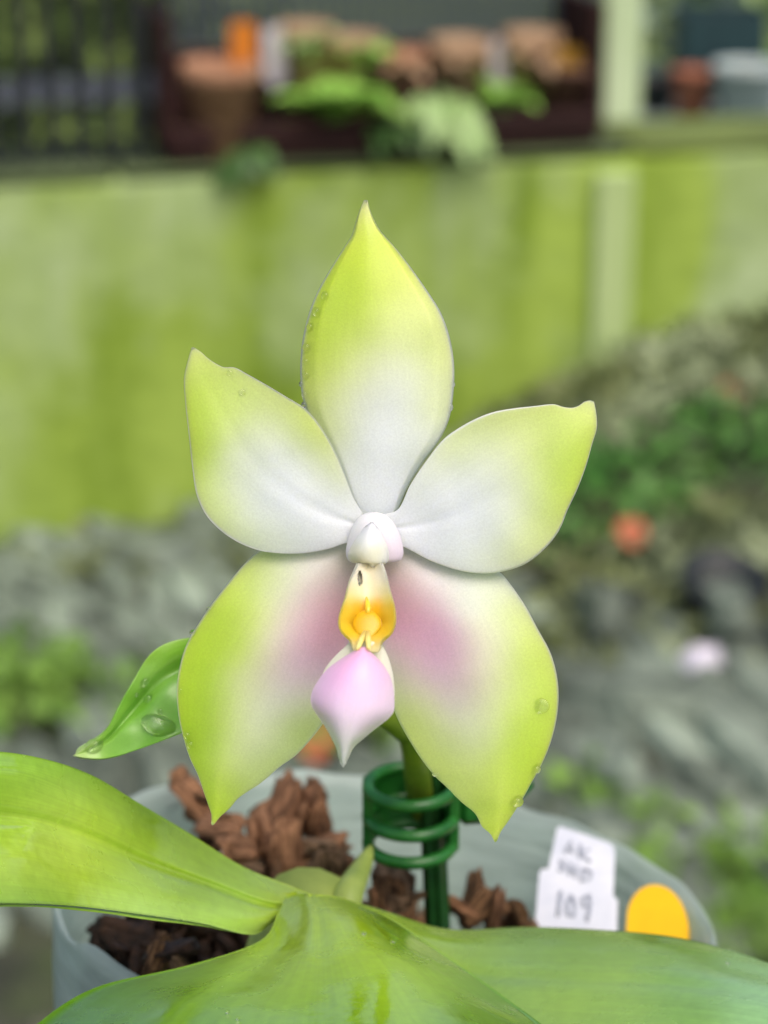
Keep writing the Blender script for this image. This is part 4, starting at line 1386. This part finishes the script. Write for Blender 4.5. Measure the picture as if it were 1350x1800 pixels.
leaf('right_leaf', [  # right leaf
    [(590, 1574, .262), (587, 1580, .260), (584, 1590, .257), (590, 1602, .254), (600, 1612, .252)],
    [(690, 1605, .266), (698, 1630, .261), (705, 1660, .257), (705, 1690, .254), (700, 1722, .252)],
    [(790, 1633, .266), (810, 1660, .260), (830, 1710, .254), (830, 1760, .249), (820, 1812, .245)],
    [(930, 1629, .266), (950, 1660, .259), (970, 1720, .250), (960, 1790, .244), (940, 1862, .238)],
    [(1070, 1635, .265), (1090, 1665, .257), (1110, 1725, .247), (1100, 1800, .239), (1080, 1882, .232)],
    [(1180, 1646, .263), (1200, 1675, .255), (1230, 1735, .244), (1220, 1810, .236), (1200, 1902, .229)],
    [(1280, 1669, .259), (1300, 1695, .252), (1340, 1750, .241), (1340, 1830, .233), (1320, 1922, .226)],
    [(1380, 1705, .254), (1410, 1730, .247), (1450, 1780, .237), (1450, 1860, .229), (1430, 1952, .222)],
    [(1480, 1760, .248), (1500, 1785, .242), (1530, 1830, .234), (1530, 1890, .228), (1510, 1960, .222)],
    [(1600, 1880, .236), (1602, 1884, .235), (1604, 1888, .234), (1602, 1892, .233), (1600, 1896, .232)]],
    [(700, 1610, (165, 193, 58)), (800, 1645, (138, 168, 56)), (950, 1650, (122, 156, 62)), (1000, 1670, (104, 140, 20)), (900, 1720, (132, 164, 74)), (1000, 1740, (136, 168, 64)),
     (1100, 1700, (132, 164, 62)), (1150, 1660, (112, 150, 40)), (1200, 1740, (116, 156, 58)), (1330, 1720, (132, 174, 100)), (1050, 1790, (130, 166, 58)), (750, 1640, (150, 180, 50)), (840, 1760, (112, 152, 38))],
    'broad glossy green leaf reaching right below the white tag', groove=.0004, seed=23)
leaf('front_leaf', [  # front leaf
    [(500, 1578, .250), (522, 1572, .249), (545, 1572, .247), (580, 1574, .249), (618, 1583, .252)],
    [(488, 1606, .247), (525, 1608, .244), (560, 1610, .241), (620, 1606, .243), (700, 1622, .249)],
    [(455, 1655, .243), (510, 1656, .238), (565, 1660, .234), (660, 1652, .236), (800, 1690, .243)],
    [(330, 1697, .238), (450, 1711, .230), (567, 1722, .225), (720, 1712, .227), (890, 1755, .235)],
    [(170, 1735, .232), (370, 1766, .222), (568, 1787, .216), (780, 1787, .218), (965, 1812, .227)],
    [(70, 1796, .226), (320, 1838, .214), (570, 1858, .207), (830, 1858, .210), (1020, 1880, .219)],
    [(-10, 1880, .220), (270, 1915, .207), (570, 1935, .199), (850, 1935, .202), (1050, 1960, .211)],
    [(10, 2000, .212), (280, 2025, .199), (570, 2040, .191), (830, 2040, .194), (1000, 2060, .203)],
    [(200, 2150, .200), (380, 2170, .190), (565, 2180, .184), (720, 2185, .187), (840, 2190, .193)],
    [(540, 2330, .182), (550, 2332, .181), (560, 2334, .180), (570, 2334, .181), (580, 2332, .182)]],
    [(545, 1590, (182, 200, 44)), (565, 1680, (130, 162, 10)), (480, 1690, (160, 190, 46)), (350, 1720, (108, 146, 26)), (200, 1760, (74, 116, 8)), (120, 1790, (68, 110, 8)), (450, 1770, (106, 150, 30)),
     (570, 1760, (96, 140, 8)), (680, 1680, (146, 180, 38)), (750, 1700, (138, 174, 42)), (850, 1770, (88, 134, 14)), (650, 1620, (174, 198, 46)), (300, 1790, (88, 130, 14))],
    'glossy green leaf arching towards the viewer at the bottom', groove=.0006, seed=25)

# ------------------------------------------------------------------ stake, clip, tags
st_top, st_bot = P(752, 1250, .279), P(772, 1690, .294)
mb = MB()
n = 24
vs, fs = [], []
axis = (st_bot - st_top).normalized()
e1 = axis.cross(Vector((0, 1, 0))).normalized(); e2 = axis.cross(e1)
for q in (st_top, st_bot):
    for j in range(n):
        rr = .00165 * (1 if j % 4 < 2 else .80)
        a = 2 * math.pi * j / n
        vs.append(q + (e1 * math.cos(a) + e2 * math.sin(a)) * rr)
fs = [(j, (j + 1) % n, n + (j + 1) % n, n + j) for j in range(n)] + [tuple(range(n))[::-1], tuple(range(n, 2 * n))]
setp(mesh('plant_stake', vs, fs, M_STAKE, smooth=False), 'dark green ribbed plastic stake pushed into the potting mix', 'stake')

cc = P(722, 1382, .280)
clip = empty('stem_clip', cc - Vector((0, 0, .010)))
setp(clip, 'bright green plastic cage clip holding the flower stem to the stake', 'clip')
CR = .0054


def ring(z, a0=0, a1=2 * math.pi, rad=CR, tr_=.00082, closed=True):
    nn_ = 36
    pts_ = []
    for j in range(nn_ + (0 if closed else 1)):
        a = a0 + (a1 - a0) * j / nn_
        pts_.append(cc + Vector((rad * math.cos(a), rad * math.sin(a), z)))
    return MB().tube(pts_, tr_, 10, closed)


for z in (0, -.0042, -.0080):
    ring(z).build('ring', M_CLIP, clip)
for a in (R(180), R(2)):
    q = cc + Vector((CR * math.cos(a), CR * math.sin(a), 0))
    MB().box(q + Vector((0, 0, -.0040)), (.0014, .0036, .0094), a, .0003).build('strut', M_CLIP, clip, False)
vs, fs = [], []
for j in range(15):
    a = R(25 + j * 10)
    for rr_ in (CR - .0003, CR + .0004):
        for z in (.0002, -.0086):
            vs.append(cc + Vector((rr_ * math.cos(a), rr_ * math.sin(a), z)))
for j in range(14):
    k = j * 4
    fs += [(k, k + 1, k + 5, k + 4), (k + 2, k + 6, k + 7, k + 3), (k, k + 4, k + 6, k + 2), (k + 1, k + 3, k + 7, k + 5)]
fs += [(0, 2, 3, 1), (56, 57, 59, 58)]
mesh('shade_plate', vs, fs, M_CLIP, clip, False)  # plate added behind the rings to darken the clip's inside
hp = cc + Vector((.0085, .0028, -.0035))
MB().box(hp, (.0060, .0052, .0052), .15, .0012).build('hinge_block', M_CLIP, clip, False)
MB().tube([hp + Vector((.0025, 0, .0015)), hp + Vector((.005, .0008, .0012)), hp + Vector((.0066, .001, .0026))], [.0017, .0018, .0012], 10).build('lever', M_CLIP, clip)


def plate(name, pts, thick, material, parent=None):
    """flat piece from photo positions with depths, with real thickness"""
    v = [P(*q) for q in pts]
    nn_ = (v[1] - v[0]).cross(v[-1] - v[0]).normalized()
    if nn_.dot(v[0] - CAM) < 0: nn_ = -nn_
    n = len(v)
    vs = v + [q + nn_ * thick for q in v]
    fs = [tuple(range(n)), tuple(range(2 * n - 1, n - 1, -1))] + [(i, i + n, (i + 1) % n + n, (i + 1) % n) for i in range(n)]
    return mesh(name, vs, fs, material, parent, False)


TA, TB, TD = P(985, 1453, .316), P(1080, 1490, .312), P(945, 1660, .300)


def tagd(px, py):
    """depth of the white tag's plane at a photo position"""
    nrm = (TB - TA).cross(TD - TA)
    v = P(px, py, 1.0) - CAM
    return nrm.dot(TA - CAM) / nrm.dot(v)


wt = empty('plant_label', P(1000, 1680, tagd(1000, 1680)))
setp(wt, 'white plastic name tag with faded handwriting stuck inside the pot', 'tag')
pts = [(979, 1457), (984, 1452), (1070, 1481), (1079, 1488), (1081, 1498), (1078, 1575), (1086, 1582), (1083, 1690), (935, 1690), (948, 1534), (952, 1528), (964, 1527)]
plate('card', [(x, y, tagd(x, y)) for x, y in pts], .0004, M_TAG, wt)
glyphs = [
    [(994, 1500), (1003, 1480), (1008, 1500)], [(996, 1493), (1007, 1495)],
    [(1021, 1486), (1019, 1508)], [(1036, 1494), (1020, 1500), (1039, 1516)],
    [(996, 1513), (985, 1515), (992, 1524), (983, 1532)], [(1003, 1519), (1000, 1538)], [(1014, 1524), (1011, 1543)], [(1002, 1529), (1012, 1533)],
    [(1026, 1528), (1022, 1550), (1036, 1546), (1040, 1534), (1026, 1528)],
    [(986, 1568), (981, 1612)], [(1004, 1575), (997, 1590), (999, 1610), (1008, 1612), (1012, 1592), (1004, 1575)],
    [(1036, 1574), (1024, 1580), (1026, 1594), (1038, 1592), (1036, 1574)], [(1038, 1592), (1032, 1620)]]
mb = MB()
for g in glyphs:
    mb.tube([P(x, y, tagd(x, y) - .00004) for x, y in g], .00032, 6)
mb.build('handwriting', M_INK, wt)

yt = empty('marker_tag', P(1150, 1680, .300))
setp(yt, 'round-topped egg-yellow plastic tag beside the white name tag', 'tag')
YA, YB, YD = P(1100, 1600, .302), P(1205, 1620, .298), P(1100, 1700, .296)


def ytagd(px, py):
    nrm = (YB - YA).cross(YD - YA)
    v = P(px, py, 1.0) - CAM
    return nrm.dot(YA - CAM) / nrm.dot(v)


pts = [(1096, 1700, .300)] + [(1150 + 54 * math.cos(R(180 - a)) + 6, 1625 - 70 * math.sin(R(a)) + (a - 90) * .12, .302 - .0 * a) for a in range(0, 181, 12)] + [(1212, 1705, .300)]
plate('card', [(x, y, ytagd(x, y)) for x, y, _ in pts], .0012, M_YTAG, yt)

# ------------------------------------------------------------------ water drops
def surf_depth(oname, px, py):
    X, Y, D = LOOK[oname]
    i = np.argmin((X - px) ** 2 + (Y - py) ** 2)
    return D.ravel()[i]


def drop_mesh():
    vs, fs = [], []
    n, m_ = 20, 12
    vs.append((0, 0, 1))
    for i in range(1, m_):
        ph = math.pi * i / m_
        for j in range(n):
            a = 2 * math.pi * j / n
            z = math.cos(ph)
            vs.append((math.sin(ph) * math.cos(a), math.sin(ph) * math.sin(a), z if z > 0 else z * .35))
    vs.append((0, 0, -.35))
    for j in range(n):
        fs.append((0, 1 + j, 1 + (j + 1) % n))
        k = 1 + (m_ - 2) * n
        fs.append((len(vs) - 1, k + (j + 1) % n, k + j))
    for i in range(m_ - 2):
        for j in range(n):
            a = 1 + i * n
            fs.append((a + j, a + n + j, a + n + (j + 1) % n, a + (j + 1) % n))
    me = bpy.data.meshes.new('water_drop')
    me.from_pydata(vs, [], fs)
    me.polygons.foreach_set('use_smooth', [True] * len(me.polygons))
    me.materials.append(M_WATER)
    return me


DROP = drop_mesh()


def drop(oname, px, py, rx, ry, label, group=None, height=.8, rot=0.0, hide=0.12):
    d = surf_depth(oname, px, py)
    p = P(px, py, d)
    view = (CAM - p).normalized()
    o = bpy.data.objects.new('water_drop', DROP)
    link(o)
    right = Vector((1, 0, 0)); upv = view.cross(right).normalized(); right = upv.cross(view).normalized()
    c_, s__ = math.cos(rot), math.sin(rot)
    m3 = Matrix((right * c_ + upv * s__, upv * c_ - right * s__, view)).transposed()
    s0 = K * d
    rx, ry = rx * 1.15, ry * 1.15
    o.matrix_world = Matrix.Translation(p + view * (min(rx, ry) * s0 * hide)) @ m3.to_4x4() @ Matrix.Diagonal((rx * s0, ry * s0, min(rx, ry) * 1.15 * s0 * height, 1))
    setp(o, label, 'water drop', group)


gl = ('tiny clear water bead on the left rim of the upper sepal', 'water beads on the left rim of the upper sepal')
for (x, y, rr) in ((572, 520, 6.5), (556, 548, 6.5), (545, 575, 6), (539, 611, 7), (538, 636, 5), (538, 659, 6), (530, 675, 4), (536, 694, 5.5), (535, 712, 5)):
    drop('upper_sepal', x, y, rr, rr * 1.1, *gl)
gl = ('tiny clear water bead on the right rim of the upper sepal', 'water beads on the right rim of the upper sepal')
for (x, y, rr) in ((791, 716, 5), (796, 676, 3.5)):
    drop('upper_sepal', x, y, rr, rr * 1.3, *gl)
drop('lower_sepal', 329, 1292, 7, 6.5, 'upper of two clear water beads on the left rim of the left lower sepal')
drop('lower_sepal', 335, 1309, 7, 7, 'lower of two clear water beads on the left rim of the left lower sepal')
drop('lower_sepal', 340, 1112, 6, 5, 'water bead high on the left rim of the left lower sepal')
drop('lower_sepal', 368, 1071, 5, 4, 'highest water bead on the left rim of the left lower sepal')
drop('lower_sepal', 318, 1213, 4, 3, 'water bead halfway down the left rim of the left lower sepal')
drop('lower_sepal.001', 909, 1409, 10, 9, 'largest clear water bead near the tip of the right lower sepal')
drop('lower_sepal.001', 943, 1352, 7, 7, 'clear water bead on the right rim of the right lower sepal')
drop('lower_sepal.001', 767, 1361, 7, 4, 'water bead on the inner rim of the right lower sepal')
drop('lower_sepal.001', 950, 1241, 14, 12, 'broad flat water drop on the outer half of the right lower sepal', height=.22)
drop('petal', 426, 690, 6, 5, 'faint water bead near the upper rim of the left petal', height=.3)
drop('petal', 404, 656, 5, 4, 'faint water bead at the notched upper rim of the left petal', height=.3)
drop('bract', 280, 1276, 29, 17, 'large oval water drop on the green bract', height=.5, rot=-.35)
drop('bract', 165, 1311, 14, 11, 'round water drop near the tip of the green bract', height=.6, rot=.3)
drop('bract', 254, 1200, 6, 8, 'small water drop on the upper half of the green bract', height=.5, rot=-.4)
drop('bract', 262, 1228, 8, 7, 'small water drop in the fold of the green bract', height=.5)
drop('bract', 282, 1251, 4, 5, 'small water bead above the large drop on the green bract')
drop('bract', 240, 1221, 3.5, 3.5, 'tiny water bead near the upper rim of the green bract')
gl = ('tiny water bead glinting on the glossy front leaf', 'water beads on the front leaf')
r = random.Random(3)
for (x, y) in ((372, 1776), (385, 1784), (400, 1779), (418, 1790), (690, 1656), (700, 1700), (640, 1640), (350, 1782)):
    drop('front_leaf', x, y, 4, 3, *gl)
gl = ('tiny water bead glinting on the broad right leaf', 'water beads on the right leaf')
for (x, y) in ((915, 1712), (958, 1757), (1010, 1690), (1280, 1692), (1310, 1712)):
    drop('right_leaf', x, y, 4, 3, *gl)
